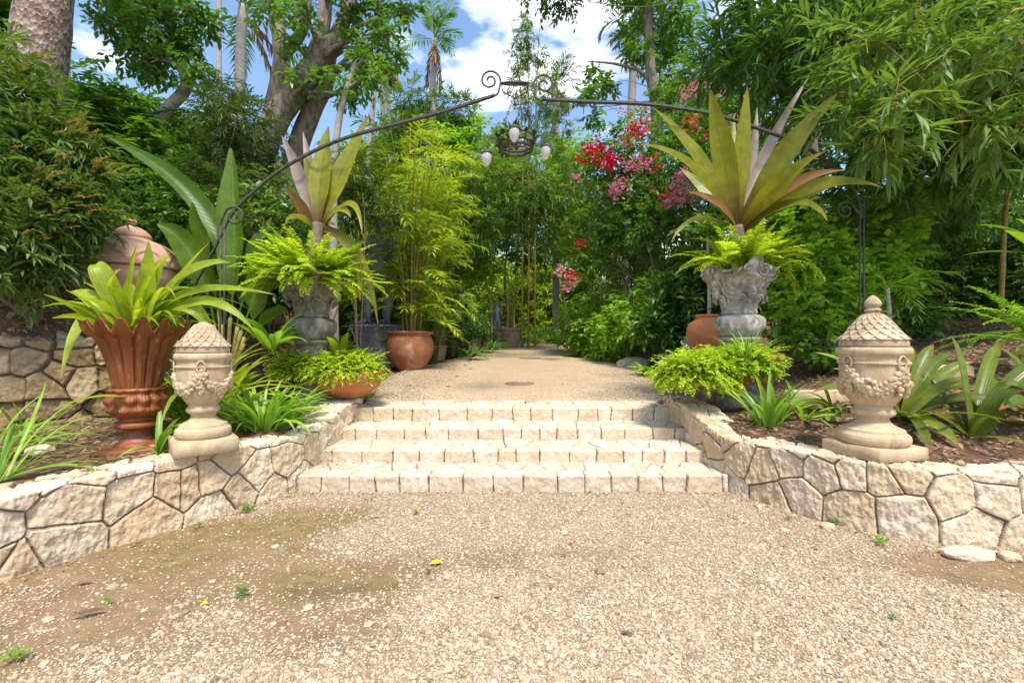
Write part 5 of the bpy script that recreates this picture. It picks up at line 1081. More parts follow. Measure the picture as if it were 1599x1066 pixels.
# podocarpus-like shrubs in front of the grey tree
for px, Y, bl, lab in ((380, 7.6, ((370, 190, .55, 110), (345, 250, .6, 120), (400, 240, .5, 100), (375, 300, .6, 120), (340, 150, .35, 50), (330, 320, .5, 80)), 'needle-leaved dark shrub in front of the grey tree trunks'), (560, 8.6, ((560, 270, .5, 80), (590, 330, .5, 80), (540, 330, .5, 80)), 'feathery dark shrub behind the left urn plant')):
    b = gpt(px, 450, Y); shrub('needle_shrub', lab, b, [(P(x, y, Y + R(-.4, .3)), r, n) for x, y, r, n in bl], L_OLIVE, dict(NARROW, LL=.13, LW=.017, M=11, twL=.4), group='needle-leaved shrubs', r=.014)
# understorey shrubs on the left bank
for px, py, Y, r, lf, lab in ((260, 330, 7.4, .6, L_DARK, 'dark leafy shrub above the domed jar'), (215, 300, 7.8, .5, L_MID, 'green shrub beside the root on the bank'), (310, 300, 7.2, .6, L_DARK, 'dark shrub behind the upright banana-like leaf'), (420, 330, 6.9, .6, L_SHRUB, 'dull shrub behind the left urn plant'), (450, 400, 7.0, .5, L_DARK, 'dark shrub behind the dark grey urn'), (150, 330, 8.0, .6, L_DARK, 'dark shrub on the bank behind the orange-flowered shrub'), (350, 420, 6.6, .5, L_DARK, 'dark shrub behind the banana-like leaves')):
    b = gpt(px, py, Y); shrub('bank_shrub', lab, b, [(P(px + dx, py + dy, Y + dz), r * R(.8, 1.1), 60) for dx, dy, dz in ((-20, 10, .1), (25, 15, 0), (0, -25, .2), (10, 50, -.1), (-30, 55, .1))], lf, dict(BROAD, LL=.12, LW=.05, twL=.32), group='understorey shrubs on the left bank', r=.02)
# dead root on the bank
g = Geo()
def root(pts, r0, r1, sd):
    q = catmull([hit(*p) + A(0, 0, .05) for p in pts], 60); q = q + .10 * np.stack([fbm(np.c_[np.arange(60) * .16, np.full(60, sd + j * 5.), np.zeros(60)], 3, 7) for j in range(3)], 1); tube(g, q, np.linspace(r0, r1, 60), 14, .5, .42, sd)
root(((172, 336), (205, 330), (240, 322), (276, 330)), .10, .13, 5); root(((215, 328), (206, 345), (188, 358)), .08, .02, 2)
tag(g.build('dead_root', M_ROOTS), 'gnarled dead root lying on the bank above the domed jar', 'root')
g = Geo()
root(((22, 402), (55, 422), (78, 448), (84, 476)), .12, .05, 3); root(((40, 412), (85, 416), (118, 436), (146, 446)), .10, .03, 4); root(((66, 440), (96, 452), (126, 456)), .08, .03, 6)
tag(g.build('surface_root', M_ROOTS), 'branching bare root creeping down the bank above the rubble wall', 'root')

# ---- potted canes with palm-like fronds, in and behind the big clay pot
def cane_palm(label, base, canes, spread, hmax, n, leaf, L, LL, LW, M=11, name='cane_palm', group=None, z0=.25, cane=None):
    gt, gl = Geo(), Geo(); base = np.asarray(base, float)
    for i in range(canes):
        a = R(0, 2 * PI); r = R(.3, 1) * spread; h = hmax * R(.55, 1); o = base + A(math.cos(a), math.sin(a), 0) * R(0, .25) * min(1, spread); top = base + A(math.cos(a) * r, math.sin(a) * r, h)
        c = catmull([o, (o * .55 + top * .45) + A(-math.cos(a) * r * .12, -math.sin(a) * r * .12, .1 * h), top], 26); tube(gt, c, np.linspace(.022, .010, 26) * (1 + .12 * (np.arange(26) % 4 == 0)), 7, R(0, 1))
        k = max(3, n // canes); f = R(z0, 1, k) ** .8; i0 = (f * 25).astype(int); p = c[i0]
        fronds(gl, p, R(0, 2 * PI, k), R(.1, 1.0, k), R(.7, 1.2, k) * L, R(.7, 1.5, k), M, LL, LW, .95, .12, 2, S_LANCE, .6, .2, lambda t: np.sin(PI * (t * .8 + .17)) ** .5, .012, np.clip(R(0, 1, k), 0, 1), lift=.1)
    return one(name, label, 'palm', [('canes', gt, cane or M_CANE), ('fronds', gl, leaf)], base, group)
cane_palm('bamboo-like cane palm with yellow-green fronds growing from the large round terracotta pot', PB + A(0, 0, .75), 18, 1.5, 5.0, 200, L_YEL, 1.15, .36, .052, M=9, z0=.02)
cane_palm('taller feathery cane palm rising behind the large round terracotta pot', gpt(640, 560, 11.6) , 14, 1.6, 5.4, 130, L_YEL, 1.2, .40, .055, M=9)
cane_palm('feathery cane palm left of the metal figure behind the bright urn fern', gpt(560, 540, 12.4), 12, 1.2, 4.0, 90, L_PALM, 1.0, .34, .045, M=9)
cane_palm('light green cane palm in front of the thin palm trunks', gpt(600, 520, 13.5), 12, 1.8, 6.4, 110, L_YEL, 1.3, .44, .06, M=9)
cane_palm('low feathery cane palm hiding the stone bust beside the path', gpt(668, 556, 12.0), 9, 1.1, 2.3, 60, L_PALM, .9, .30, .042, M=9, z0=.05)
cane_palm('yellow canes with sparse leaves standing in the wide tan tub', q5[0], 7, .5, 2.6, 30, L_BRIGHT, .6, .22, .03, cane=M_CULM)

# ---- bamboo
def bamboo(label, base, culms, sprays, leaf, twL=.55, M=5, LL=.20, LW=.026, r=.035, name='bamboo', seg=3, cul=None):
    """culms: lists of points; sprays: (centre, radii, n)"""
    gt, gl = Geo(), Geo(); al = []
    for pts in culms:
        c = catmull(pts, 44); al.append(c); rr = np.linspace(r, r * .25, 44) * (1 + .16 * (np.arange(44) % 5 == 0)); tube(gt, c, rr, 8, R(0, 1))
    al = np.concatenate(al)
    for c, rad, n in sprays:
        c = np.asarray(c, float); s = al[np.linalg.norm(al - c, axis=1).argmin()]; b = cloud(gl, c, rad, n, twL, M, LL, LW, .75, .05, .55, .25, seg, .85, .4, jit=.28, gw=gt, rw=.007, t0=.45)
        limbs(gt, s, [c], r * .35, 5, .1); limbs(gt, c, b[:7], r * .18, 4, .0)
    return one(name, label, 'bamboo', [('culms', gt, cul or M_CULM), ('leaves', gl, leaf)], base)
# the tunnel over the path
bb = gpt(660, 560, 14.5)
bamboo('bamboo clump left of the path arching over it to form a leafy tunnel', bb, [[gpt(x, 545, y_), P(x + 10, 400, y_), P(x + 60, 300, y_), P(x + 150 + i * 15, 262 + i * 8, y_ - .4)] for i, (x, y_) in enumerate(((655, 14), (672, 14.6), (690, 15.4), (640, 15), (705, 15.8)))],
       [(P(x, y, Y), r, n) for x, y, Y, r, n in ((760, 275, 14, 1.0, 130), (830, 290, 14, 1.0, 130), (880, 300, 14, .9, 110), (720, 300, 14, .9, 100), (800, 330, 14.5, .9, 110), (860, 350, 14.5, .8, 100), (750, 350, 14, .9, 110), (700, 370, 14, .8, 90), (780, 240, 15, .9, 90), (850, 255, 15, .9, 90), (735, 385, 15, .5, 40), (690, 410, 15, .5, 40), (820, 360, 15.5, .6, 40))], L_TUN, .6, 5, .26, .036)
bb = gpt(985, 545, 13)
bamboo('bamboo clump right of the path leaning into the leafy tunnel', bb, [[gpt(x, 545, y_), P(x, 430, y_), P(x - 20, 330, y_), P(x - 70 - i * 8, 290, y_)] for i, (x, y_) in enumerate(((985, 13), (1000, 13.4), (968, 13.8), (1020, 13)))],
       [(P(x, y, Y), r, n) for x, y, Y, r, n in ((930, 350, 13, .8, 90), (960, 400, 12.6, .8, 90), (990, 360, 12.5, .8, 90), (900, 390, 13, .5, 50), (1010, 420, 12.3, .7, 80), (1040, 380, 12, .8, 90), (950, 450, 12.5, .6, 60), (1030, 330, 12.4, .7, 70), (1060, 440, 11.5, .6, 70))], L_TUN, .5, 5, .22, .03)
bb = gpt(740, 545, 19)
bamboo('yellow-stemmed bamboo at the far end of the tunnel', bb, [[gpt(x, 540, 19), P(x, 470, 19), P(x + 4, 400, 19), P(x + 14, 330, 18.6)] for x in (768, 803)],
       [(P(x, y, 19), r, n) for x, y, r, n in ((730, 410, .7, 40), (770, 395, .8, 40), (820, 400, .8, 40), (860, 410, .8, 40), (710, 450, .5, 24), (880, 390, .8, 40))], L_BAMBY, .6, 5, .26, .04)
# tall plume of pale bamboo against the sky
Y = 17; bb = gpt(825, 520, Y)
bamboo('tall pale bamboo plume rising into the sky behind the arch scrolls', bb, [[gpt(825 + d, 520, Y), P(826 + d, 250, Y), P(824 + d * 1.5, 100, Y), P(820 + d * 2.5, 20, Y)] for d in (-10, 0, 10)],
       [(P(x, y, Y), r, n) for x, y, r, n in ((822, 55, .32, 34), (815, 90, .45, 44), (835, 85, .35, 34), (810, 130, .5, 50), (850, 130, .5, 44), (865, 165, .5, 44), (830, 170, .6, 60), (870, 200, .55, 44), (820, 30, .18, 14), (845, 215, .7, 60), (880, 235, .5, 40))], L_BAMBY, .5, 6, .22, .03)
bamboo('yellowish bamboo between the thin palm trunks and the arch', gpt(655, 520, 15), [[gpt(650 + d, 520, 15), P(650 + d, 300, 15), P(655 + d * 2, 160, 15)] for d in (-14, 0, 14)],
       [(P(x, y, 15), r, n) for x, y, r, n in ((640, 150, .5, 50), (680, 165, .6, 60), (620, 190, .6, 60), (720, 170, .5, 50), (660, 210, .7, 70))], L_BAMBY, .5, 6, .22, .032)
# the great bamboo on the right
cul = [[gpt(1562, 470, 7.6), P(1570, 330, 7.5), P(1585, 210, 7.4), P(1580, 60, 7.2), P(1540, -120, 6.8)], [gpt(1645, 470, 7.9), P(1630, 330, 7.8), P(1580, 150, 7.6), P(1500, -40, 7.0)], [gpt(1650, 470, 8.2), P(1630, 330, 8.1), P(1540, 130, 7.8), P(1400, 0, 7.2)], [gpt(1640, 470, 7.4), P(1610, 250, 7.2), P(1560, 30, 6.6), P(1480, -60, 6)], [gpt(1690, 460, 8.6), P(1640, 300, 8.4), P(1500, 120, 8), P(1300, 40, 7.5)], [gpt(1680, 470, 7.2), P(1640, 200, 6.6), P(1540, 60, 6.0), P(1380, 120, 5.6)], [gpt(1700, 470, 8), P(1690, 200, 7), P(1640, 0, 6)]]
bl = [(1480, 60, 6.6, .8, 100), (1560, 120, 6.2, .8, 100), (1400, 60, 6.8, .8, 100), (1330, 110, 6.8, .7, 90), (1450, 150, 6.4, .7, 90), (1540, 220, 6.2, .6, 70), (1380, 180, 6.4, .6, 80), (1300, 60, 7.2, .8, 90), (1230, 60, 7.6, .8, 90), (1320, 0, 7.0, .8, 90), (1460, -30, 6.6, .9, 100), (1570, 20, 6.2, .8, 90), (1200, 120, 8, .7, 70), (1260, 150, 7.6, .6, 60), (1160, 50, 8.4, .8, 80), (1120, 100, 8.8, .6, 60), (1200, -20, 8, .9, 80), (1600, 180, 5.8, .6, 60), (1650, 150, 6.0, .9, 90), (1720, 100, 5.6, .9, 90), (1640, 60, 6.4, .9, 90), (1700, 200, 6.2, .8, 80), (1760, 40, 6.2, .9, 80), (1560, 330, 8.6, .6, 50), (1450, 330, 8.4, .6, 60), (1500, 300, 8.0, .6, 60), (1480, 240, 6.6, .5, 50), (1420, 260, 6.8, .5, 50)]  # sprays past the right edge are unseen, added to shade the hollow below
bamboo('great yellow-stemmed bamboo filling the top right of the view', gpt(1570, 470, 7.6), cul, [(P(x, y, Y), r, int(n * 1.15)) for x, y, Y, r, n in bl], L_BAMB, .5, 5, .29, .040, .04)
# nearer drooping sprays of another clump
cul = [[gpt(1720, 480, 5.6), P(1730, 200, 5.5), P(1640, 110, 5.2), P(1480, 130, 4.9), P(1340, 200, 4.8)], [gpt(1735, 480, 5.8), P(1750, 60, 5.6), P(1590, 15, 5.3), P(1535, 100, 5.2), P(1528, 145, 5.2)], [gpt(1700, 480, 5.4), P(1700, 260, 5.2), P(1600, 180, 5.0), P(1545, 120, 4.9)]]
bl = [(1350, 120, 5.2, .4, 18), (1400, 160, 4.9, .4, 24), (1460, 110, 5.0, .45, 26), (1310, 190, 5.3, .25, 12), (1370, 220, 5.0, .28, 16), (1520, 40, 5.2, .4, 18), (1575, 130, 4.9, .35, 16), (1580, 210, 4.8, .3, 20), (1430, 40, 5.2, .5, 36), (1500, 180, 4.9, .3, 20), (1600, 60, 4.8, .5, 36), (1330, 60, 5.4, .4, 26)]
bamboo('nearer bamboo clump drooping pale green sprays in from the right edge', gpt(1720, 480, 5.6), cul, [(P(x, y, Y), r, n) for x, y, Y, r, n in bl], L_BAMBY, .45, 4, .29, .040, .022, seg=3)

# ---- climbing bougainvillea on the right
def blossoms(g, p, n, s):
    c = p[rng.integers(len(p), size=n)] + rng.normal(0, .05, (n, 3))
    for k in range(3): straps(g, c, k * 2 * PI / 3 + R(0, 6.28, n), R(.2, 1.2, n), R(.8, 1.2, n) * s, s * .85, R(-.5, .8, n), 2, S_ELL, .3, rng.normal(0, .6, n))
b = gpt(1060, 540, 12.0); gr, gp, gc, gl, gt = Geo(), Geo(), Geo(), Geo(), Geo()
for x, y, Y, r, n in ((960, 240, 10.5, .7, 90), (1010, 215, 10.4, .7, 90), (930, 270, 10.6, .6, 70), (980, 290, 10.3, .7, 90), (1050, 250, 10, .8, 110), (1040, 310, 10, .8, 110), (1000, 350, 10, .7, 90), (1090, 200, 10, .7, 80), (1100, 290, 9.8, .8, 100), (1130, 180, 10, .6, 70), (1150, 240, 9.8, .7, 80), (1080, 360, 9.6, .8, 100), (960, 350, 10.6, .5, 50), (1190, 210, 9.6, .6, 60), (1100, 130, 10, .6, 50), (925, 400, 10.8, .4, 40), (1140, 340, 9.6, .7, 90), (1200, 300, 9.4, .7, 80), (890, 425, 10.9, .22, 20)):
    c = P(x, y, Y + 1.4); limbs(gt, b, [c], .03); cloud(gl, c, r * 1.12, int(n * 1.15), **dict(BROAD, twL=.42, M=5, LL=.13, LW=.065))
def spot(x, y, Y, r, n): return P(x, y, Y) + dirs(n) * A(r, r, r * .8) * R(.3, 1, (n, 1))
for x, y, r, n in ((930, 235, .34, 90), (945, 250, .36, 110), (920, 245, .28, 60), (985, 205, .28, 60), (960, 255, .26, 60), (905, 250, .12, 12), (1000, 200, .15, 20), (1015, 250, .14, 16), (1030, 260, .12, 12), (1040, 310, .16, 24), (905, 378, .14, 26), (893, 432, .16, 40), (1100, 215, .1, 10)): blossoms(gr, spot(x, y, 11.1 if x < 1000 else 10.5, r * 1.2, n), int(n * .65), .07)
for x, y, r, n in ((998, 258, .22, 50), (965, 290, .2, 40), (1065, 300, .22, 40), (960, 305, .15, 20), (1070, 280, .24, 40), (1050, 318, .2, 36), (1090, 130, .2, 26), (1075, 145, .2, 26), (1115, 150, .2, 22), (1160, 190, .2, 22), (1210, 195, .16, 22), (1225, 205, .14, 18), (1095, 310, .24, 26), (1110, 290, .2, 20), (880, 425, .18, 26), (888, 446, .14, 22), (1130, 260, .3, 24), (900, 275, .12, 10), (1180, 140, .2, 14), (1150, 300, .3, 16)): blossoms(gp, spot(x, y, 11.1 if x < 1000 else 10.4, r * 1.5, n * 2), int(n * 1.5), .072)
for x, y, r, n in ((1005, 205, .22, 46), (985, 225, .2, 24), (1080, 190, .2, 30), (1050, 305, .2, 26), (1000, 170, .22, 18), (975, 175, .18, 12), (1020, 300, .14, 12), (1110, 340, .2, 10), (1075, 200, .2, 20)): blossoms(gc, spot(x, y, 11.1 if x < 1040 else 10.5, r * 1.4, n), int(n * .9), .066)
one('bougainvillea', 'big bougainvillea shrub in red, pink and coral bloom right of the path', 'shrub', [('stems', gt, M_BARK), ('foliage', gl, L_MID), ('red_blossoms', gr, L_RED), ('pink_blossoms', gp, L_PINKB), ('coral_blossoms', gc, L_CORAL)], b)

# ---- right bank: hedge of small rounded leaves, palms, understorey
HEDGE = dict(twL=.32, M=4, LL=.125, LW=.095, outward=.6, up=.2, droop=.5, hollow=.3, nseg=2, ldroop=.5, shape=S_ELL, ang=1.0)
for px, bl, lab in ((1270, ((1240, 420, 7.0, .5, 90), (1290, 400, 7.0, .5, 90), (1270, 470, 6.8, .5, 100), (1230, 500, 6.8, .4, 70), (1310, 460, 6.9, .45, 80), (1290, 530, 6.4, .35, 60), (1250, 350, 7.2, .5, 70)), 'dense hedge of small rounded leaves between the pale grey urn and the finial urn'), (1370, ((1350, 420, 7.2, .45, 80), (1390, 440, 7.2, .45, 80), (1370, 350, 7.4, .5, 80), (1340, 500, 6.6, .35, 60), (1400, 380, 7.4, .45, 70), (1410, 330, 7.6, .5, 70)), 'leafy shrub behind the finial urn'), (1210, ((1180, 380, 7.8, .5, 70), (1220, 330, 7.8, .6, 80), (1290, 300, 7.8, .7, 90), (1340, 290, 8, .7, 90)), 'dark leafy shrub behind the big gold-leaved urn plant')):
    b = gpt(px, 560, bl[0][2]); shrub('leafy_hedge', lab, b, [(P(x, y, Y), r, n) for x, y, Y, r, n in bl], L_BRIGHT if px != 1210 else L_MID, HEDGE, cat='hedge', group='hedge plants on the right bank', r=.02)
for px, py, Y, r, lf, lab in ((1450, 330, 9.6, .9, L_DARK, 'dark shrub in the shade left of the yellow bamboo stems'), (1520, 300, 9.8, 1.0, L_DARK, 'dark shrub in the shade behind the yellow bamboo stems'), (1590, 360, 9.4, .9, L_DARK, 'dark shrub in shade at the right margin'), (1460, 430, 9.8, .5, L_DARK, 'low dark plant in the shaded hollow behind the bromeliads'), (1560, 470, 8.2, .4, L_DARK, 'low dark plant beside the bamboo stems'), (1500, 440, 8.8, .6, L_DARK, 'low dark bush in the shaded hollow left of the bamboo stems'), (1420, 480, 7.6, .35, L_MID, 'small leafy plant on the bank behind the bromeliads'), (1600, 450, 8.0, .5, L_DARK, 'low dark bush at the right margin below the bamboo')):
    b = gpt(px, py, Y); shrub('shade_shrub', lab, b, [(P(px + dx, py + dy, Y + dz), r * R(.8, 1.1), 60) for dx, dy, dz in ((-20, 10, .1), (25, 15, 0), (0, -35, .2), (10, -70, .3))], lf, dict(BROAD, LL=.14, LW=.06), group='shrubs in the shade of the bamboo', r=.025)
for px, py, Y, lab, n, L in ((1385, 430, 6.6, 'young palm with feathery fronds behind the finial urn', 12, .95), (1300, 330, 7.4, 'small palm above the rounded-leaf hedge', 9, .8), (1105, 350, 8.8, 'small dark palm left of the gold-leaved urn plant', 9, .8)):
    p = P(px, py + 20, Y); b = p.copy(); b[2] = gz(p[0], Y); gt, gl = Geo(), Geo(); tube(gt, catmull([b, (b + p) / 2 + A(.03, 0, 0), p], 16), np.linspace(.045, .03, 16), 8)
    fronds(gl, np.repeat(p[None], n, 0), R(0, 2 * PI, n), R(.1, 1.2, n), R(.8, 1.2, n) * L, R(.9, 1.6, n), 14, .26, .026, .95, .1, 2, S_LANCE, .5, .15, lambda t: np.sin(PI * (t * .8 + .17)) ** .5, .014)
    one('young_palm', lab, 'palm', [('trunk', gt, M_PALM), ('crown', gl, L_BRIGHT)], b, 'young palms in the planting')

# ---- ferns
def fern(label, base, n, L, LL, LW, leaf, el=(.2, 1.35), droop=(1.0, 2.0), M=26, name='fern', rz=(0, 2 * PI), flat=.9, cat='fern', r0=.1, zlo=0, group=None, roots=False):
    g, gd = Geo(), Geo(); base = np.asarray(base, float); az = R(*rz, n); p = base + np.stack([np.cos(az) * r0 * R(.2, 1, n), np.sin(az) * r0 * R(.2, 1, n), R(0, .04, n)], 1)
    fronds(g, p, az, R(*el, n), R(.65, 1.15, n) * L, R(*droop, n), M, LL, LW, 1.25, .12, 0, S_ELL, .3, .08, lambda t: np.clip(np.sin(PI * (t * .86 + .12)), .15, 1) ** .6, .010, pw=1.2)
    if roots: straps(gd, p[:40], az[:40], R(-.8, .3, min(40, n)), R(.1, .3, min(40, n)), .006, R(.5, 1.6, min(40, n)), 4, S_TAPER, .2)
    return one(name, label, cat, [('fronds', g, leaf), ('dry_roots', gd, M_DRY)], base, group)
zl_, zr_ = P(0, 450, 5.75)[2], P(0, 420, 5.7)[2]
fern('fountain of bright yellow-green fern filling the dark grey urn', (GL[0], GL[1], zl_), 230, .74, .09, .036, L_FERN, (.35, 1.5), (.6, 1.7), 28, r0=.26, roots=True)
fern('yellow-green fern around the stem of the gold-leaved plant in the pale grey urn', (GR[0], GR[1], zr_), 90, .58, .085, .034, L_FERN, (.45, 1.5), (.5, 1.7), 26, r0=.3, roots=True)
g = Geo(); n = 9; az = np.array([-.2, .1, .35, -.5, .2, -.1, -2.6, -2.9, .05]); fronds(g, np.repeat((GR + A(.2, -.2, zr_ - GR[2]))[None], n, 0) + rng.normal(0, .08, (n, 3)), az, R(.3, .8, n), R(.55, .95, n), R(1.9, 2.8, n), 30, .055, .022, 1.2, .2, 0, S_ELL, .4, .1, None, .008)
one('trailing_fern', 'long trailing fern fronds hanging down the right side of the pale grey urn', 'fern', [('fronds', g, L_FERN)], GR + A(.2, -.2, zr_ - GR[2]))
g = Geo(); q = P(556, 430, 5.5); c1 = P(608, 462, 5.35); fronds(g, [q], [math.atan2(c1[1] - q[1], c1[0] - q[0])], [-.35], [.46], [-.3], 22, .075, .020, 1.2, .1, 0, S_ELL, .4, .02, None, .014)
one('single_frond', 'single stiff bright fern frond pointing right in front of the metal figure', 'fern', [('frond', g, L_FERN)], q)
def mound(label, c, r, n, nf, L):
    g, gf = Geo(), Geo(); c = np.asarray(c, float)
    cloud(g, c, r, n, .17, 7, .034, .026, .75, .05, 1.1, .5, 0, 1.1, .5, zlo=-.35, shape=S_ELL, jit=.35)
    az = R(0, 2 * PI, nf); fronds(gf, c + np.stack([np.cos(az), np.sin(az), 0 * az], 1) * np.asarray(r) * .45, az, R(.1, 1.3, nf), R(.6, 1.1, nf) * L, R(.6, 2.0, nf), 16, .044, .030, 1.2, .25, 0, S_ELL, .4, .1, lambda t: np.clip(np.sin(PI * (t * .86 + .12)), .2, 1) ** .6, .006)
    return one('fern', label, 'fern', [('foliage', g, L_FERN), ('fronds', gf, L_FERN)], c)
bz = P(514, 580, 5.5) + A(0, .34, 0)
mound('mound of lime-yellow feathery fern overflowing the bowl on the left wall', bz + A(.04, -.04, .0), (.54, .46, .27), 950, 150, .42)
mound('smaller mound of lime-yellow fern tumbling left of the terracotta bowl', bz + A(-.44, -.12, .02), (.34, .30, .24), 460, 70, .36)
mound('bush of yellow-green maidenhair-like fern spilling over the end of the right wall', P(1088, 588, 5.2) + A(0, .02, 0), (.46, .42, .33), 1000, 150, .40)
mound('yellow-green fern bush behind the grass clump on the right wall', P(1165, 572, 5.2) + A(0, .15, 0), (.46, .40, .28), 850, 120, .42)
fern('large fresh green fern at the right margin above the bromeliads', P(1640, 540, 4.7), 40, 1.0, .10, .03, L_BRIGHT, (.3, 1.4), (.6, 1.6), 30, r0=.1)
fern('green fern beside the gold-leaved plant, right of the pale grey urn', P(1205, 400, 6.3), 24, .55, .09, .026, L_PALM, (.3, 1.4), (.7, 1.6), 24, r0=.06)

# ---- big strap-leaved plants in the two grey urns
def hero(label, stem, leaves, mats, base):
    gs = {}; gt = Geo(); tube(gt, catmull(stem, 16), np.linspace(.10, .06, 16), 12, .5, .2, 3)
    for (x0, y0), (x1, y1), (x2, y2), w, mt, dy in leaves:
        Y = base[1]; p0 = P(x0, y0, Y); w *= .75; p1 = P(x1, y1, Y + dy * .5); p2 = P(x2, y2, Y + dy)
        bezleaf(gs.setdefault(mt, Geo()), p0, p1, p2, w / FPX * Y, (R(-.35, .35), -1, .45), 18, S_HERO, R(.15, .45), R(0, 1), .05)
    nm = {'g': ('leaves', L_HERO), 'd': ('dried_leaves', L_DRYL), 'b': ('browned_leaves', L_BROWN), 'o': ('olive_leaves', L_BROM)}
    return one('strap_leaf_plant', label, 'plant', [('stem', gt, M_BARK)] + [(*nm[k][:1], g, nm[k][1]) for k, g in gs.items()], stem[0])
hero('giant plant with radiating gold-green strap leaves rising from the pale grey urn', [A(GR[0], GR[1], zr_ - .05), P(1156, 390, 5.7), P(1152, 352, 5.7)],
     [((1146, 355), (1082, 262), (1000, 226), 26, 'g', -.5), ((1148, 352), (1090, 248), (1022, 170), 36, 'g', .2), ((1150, 348), (1128, 238), (1109, 140), 46, 'g', -.4), ((1153, 348), (1158, 235), (1167, 136), 38, 'g', -.2), ((1155, 350), (1195, 240), (1262, 122), 24, 'd', .6), ((1156, 350), (1228, 238), (1308, 146), 42, 'g', -.7), ((1158, 352), (1220, 286), (1290, 236), 38, 'g', -.9), ((1158, 354), (1232, 292), (1316, 266), 28, 'b', -.8), ((1160, 356), (1270, 296), (1374, 292), 46, 'g', -1.0), ((1158, 358), (1240, 318), (1292, 345), 22, 'g', -.9), ((1148, 358), (1088, 342), (1048, 378), 12, 'g', -.3), ((1152, 350), (1172, 262), (1182, 168), 26, 'd', .7), ((1150, 352), (1105, 300), (1062, 262), 30, 'o', .6), ((1156, 352), (1200, 300), (1262, 262), 30, 'g', .5), ((1150, 356), (1120, 318), (1075, 300), 24, 'b', -.4), ((1153, 350), (1142, 262), (1146, 178), 36, 'g', .5)], None, A(GR[0], GR[1], 0))
hero('giant plant with upright olive and mauve strap leaves rising from the dark grey urn', [A(GL[0], GL[1], zl_ - .1), P(495, 380, 5.75), P(496, 348, 5.75)],
     [((490, 350), (468, 275), (440, 212), 28, 'd', .3), ((496, 348), (503, 272), (513, 198), 48, 'g', .25), ((500, 348), (532, 272), (576, 180), 40, 'g', .35), ((488, 352), (470, 322), (448, 294), 22, 'b', -.3), ((494, 348), (486, 272), (473, 206), 24, 'd', .5), ((493, 350), (486, 285), (474, 240), 26, 'g', .3), ((504, 350), (530, 328), (548, 340), 20, 'g', -.3), ((500, 350), (520, 285), (545, 225), 34, 'g', .5), ((492, 354), (466, 340), (446, 345), 22, 'g', -.4), ((508, 352), (548, 318), (566, 368), 14, 'g', -.5), ((506, 360), (552, 395), (562, 470), 22, 'g', -.4), ((510, 355), (560, 400), (590, 505), 20, 'g', -.2)], None, A(GL[0], GL[1], 0))

# ---- banana-like leaves (heliconia) behind the left urns
g, gt = Geo(), Geo(); Y = 6.05; hb = gpt(352, 560, Y)
for p0, p1, p2, w, dy in (((345, 520), (330, 345), (166, 213), 34, .3), ((358, 520), (366, 400), (361, 232), 46, .1), ((350, 530), (326, 410), (300, 316), 40, -.2), ((340, 530), (305, 410), (246, 350), 40, -.4), ((366, 530), (390, 430), (424, 340), 40, .3), ((370, 535), (405, 440), (428, 372), 40, -.2), ((375, 540), (410, 470), (440, 430), 34, -.4), ((345, 540), (300, 470), (262, 440), 34, .2), ((372, 545), (420, 500), (448, 488), 30, -.5)):
    a, m_, e = P(*p0, Y), P(*p1, Y + dy * .5), P(*p2, Y + dy); bezleaf(g, a, m_, e, w / FPX * Y * .90, (R(-.5, .5), -1, .5), 26, S_HELI, R(.3, .7), R(0, 1), .16); a[2] -= .3
    tube(gt, catmull([hb + A(R(-.06, .06), 0, 0), (hb + P(*p0, Y)) / 2, P(*p0, Y) * .8 + m_ * .2], 10), [.025] * 10, 7)
one('heliconia', 'cluster of huge banana-like leaves with one long leaf reaching left, behind the left wall', 'plant', [('stalks', gt, M_CANE), ('leaves', g, L_HELI)], hb)

# ---- broad lime leaves in the fluted urn
g = Geo(); n = 34; top = A(FX, FY, FZ + .94); az = R(0, 2 * PI, n); straps(g, top + np.stack([np.cos(az) * .2, np.sin(az) * .2, 0 * az], 1) * R(.2, 1, (n, 1)), az, R(.85, 1.5, n), R(.35, .66, n), R(.06, .10, n), R(.5, 1.7, n), 8, S_PADDLE, .3, rng.normal(0, .4, n))
for p0, p1, p2, w in (((190, 515), (150, 470), (110, 455), 26), ((180, 520), (135, 500), (95, 590), 26), ((200, 510), (205, 450), (215, 375), 30), ((215, 510), (230, 450), (232, 375), 30), ((225, 510), (245, 430), (262, 400), 18), ((230, 510), (300, 455), (430, 460), 16), ((225, 510), (290, 430), (360, 410), 24), ((200, 512), (160, 430), (150, 415), 30), ((235, 515), (320, 470), (400, 520), 18), ((228, 510), (275, 440), (330, 375), 14), ((205, 515), (175, 455), (190, 420), 34), ((232, 512), (300, 480), (345, 560), 22)):
    bezleaf(g, P(*p0, 3.98), P(*p1, 3.9), P(*p2, 3.8 + R(-.2, .2)), w / FPX * 3.98, (R(-.4, .4), -1, .6), 12, S_LANCE, R(.2, .4), R(0, 1), .06)
n = 12; az = R(-.9, .5, n); straps(g, np.repeat(top[None], n, 0) + rng.normal(0, .06, (n, 3)) * A(1, 1, 0), az, R(.5, 1.25, n), R(.75, 1.15, n), R(.022, .045, n), R(.7, 1.7, n), 10, S_STRAP, .3, rng.normal(0, .3, n))
one('broad_leaf_lily', 'lush lime-green broad-leaved lily overflowing the fluted rust-red urn', 'plant', [('leaves', g, L_BIRD)], top)
g = Geo(); n = 46; q = gpt(325, 600, 4.6); az = R(0, 2 * PI, n); straps(g, q + rng.normal(0, .08, (n, 3)) * A(1, 1, 0), az, R(.8, 1.45, n), R(.8, 1.4, n), R(.06, .10, n), R(.7, 1.7, n), 10, S_STRAP, .3, rng.normal(0, .2, n))
one('arching_lily', 'tall clump of arching light green strap leaves behind the garlanded urn without finial', 'plant', [('leaves', g, L_BIRD)], q)

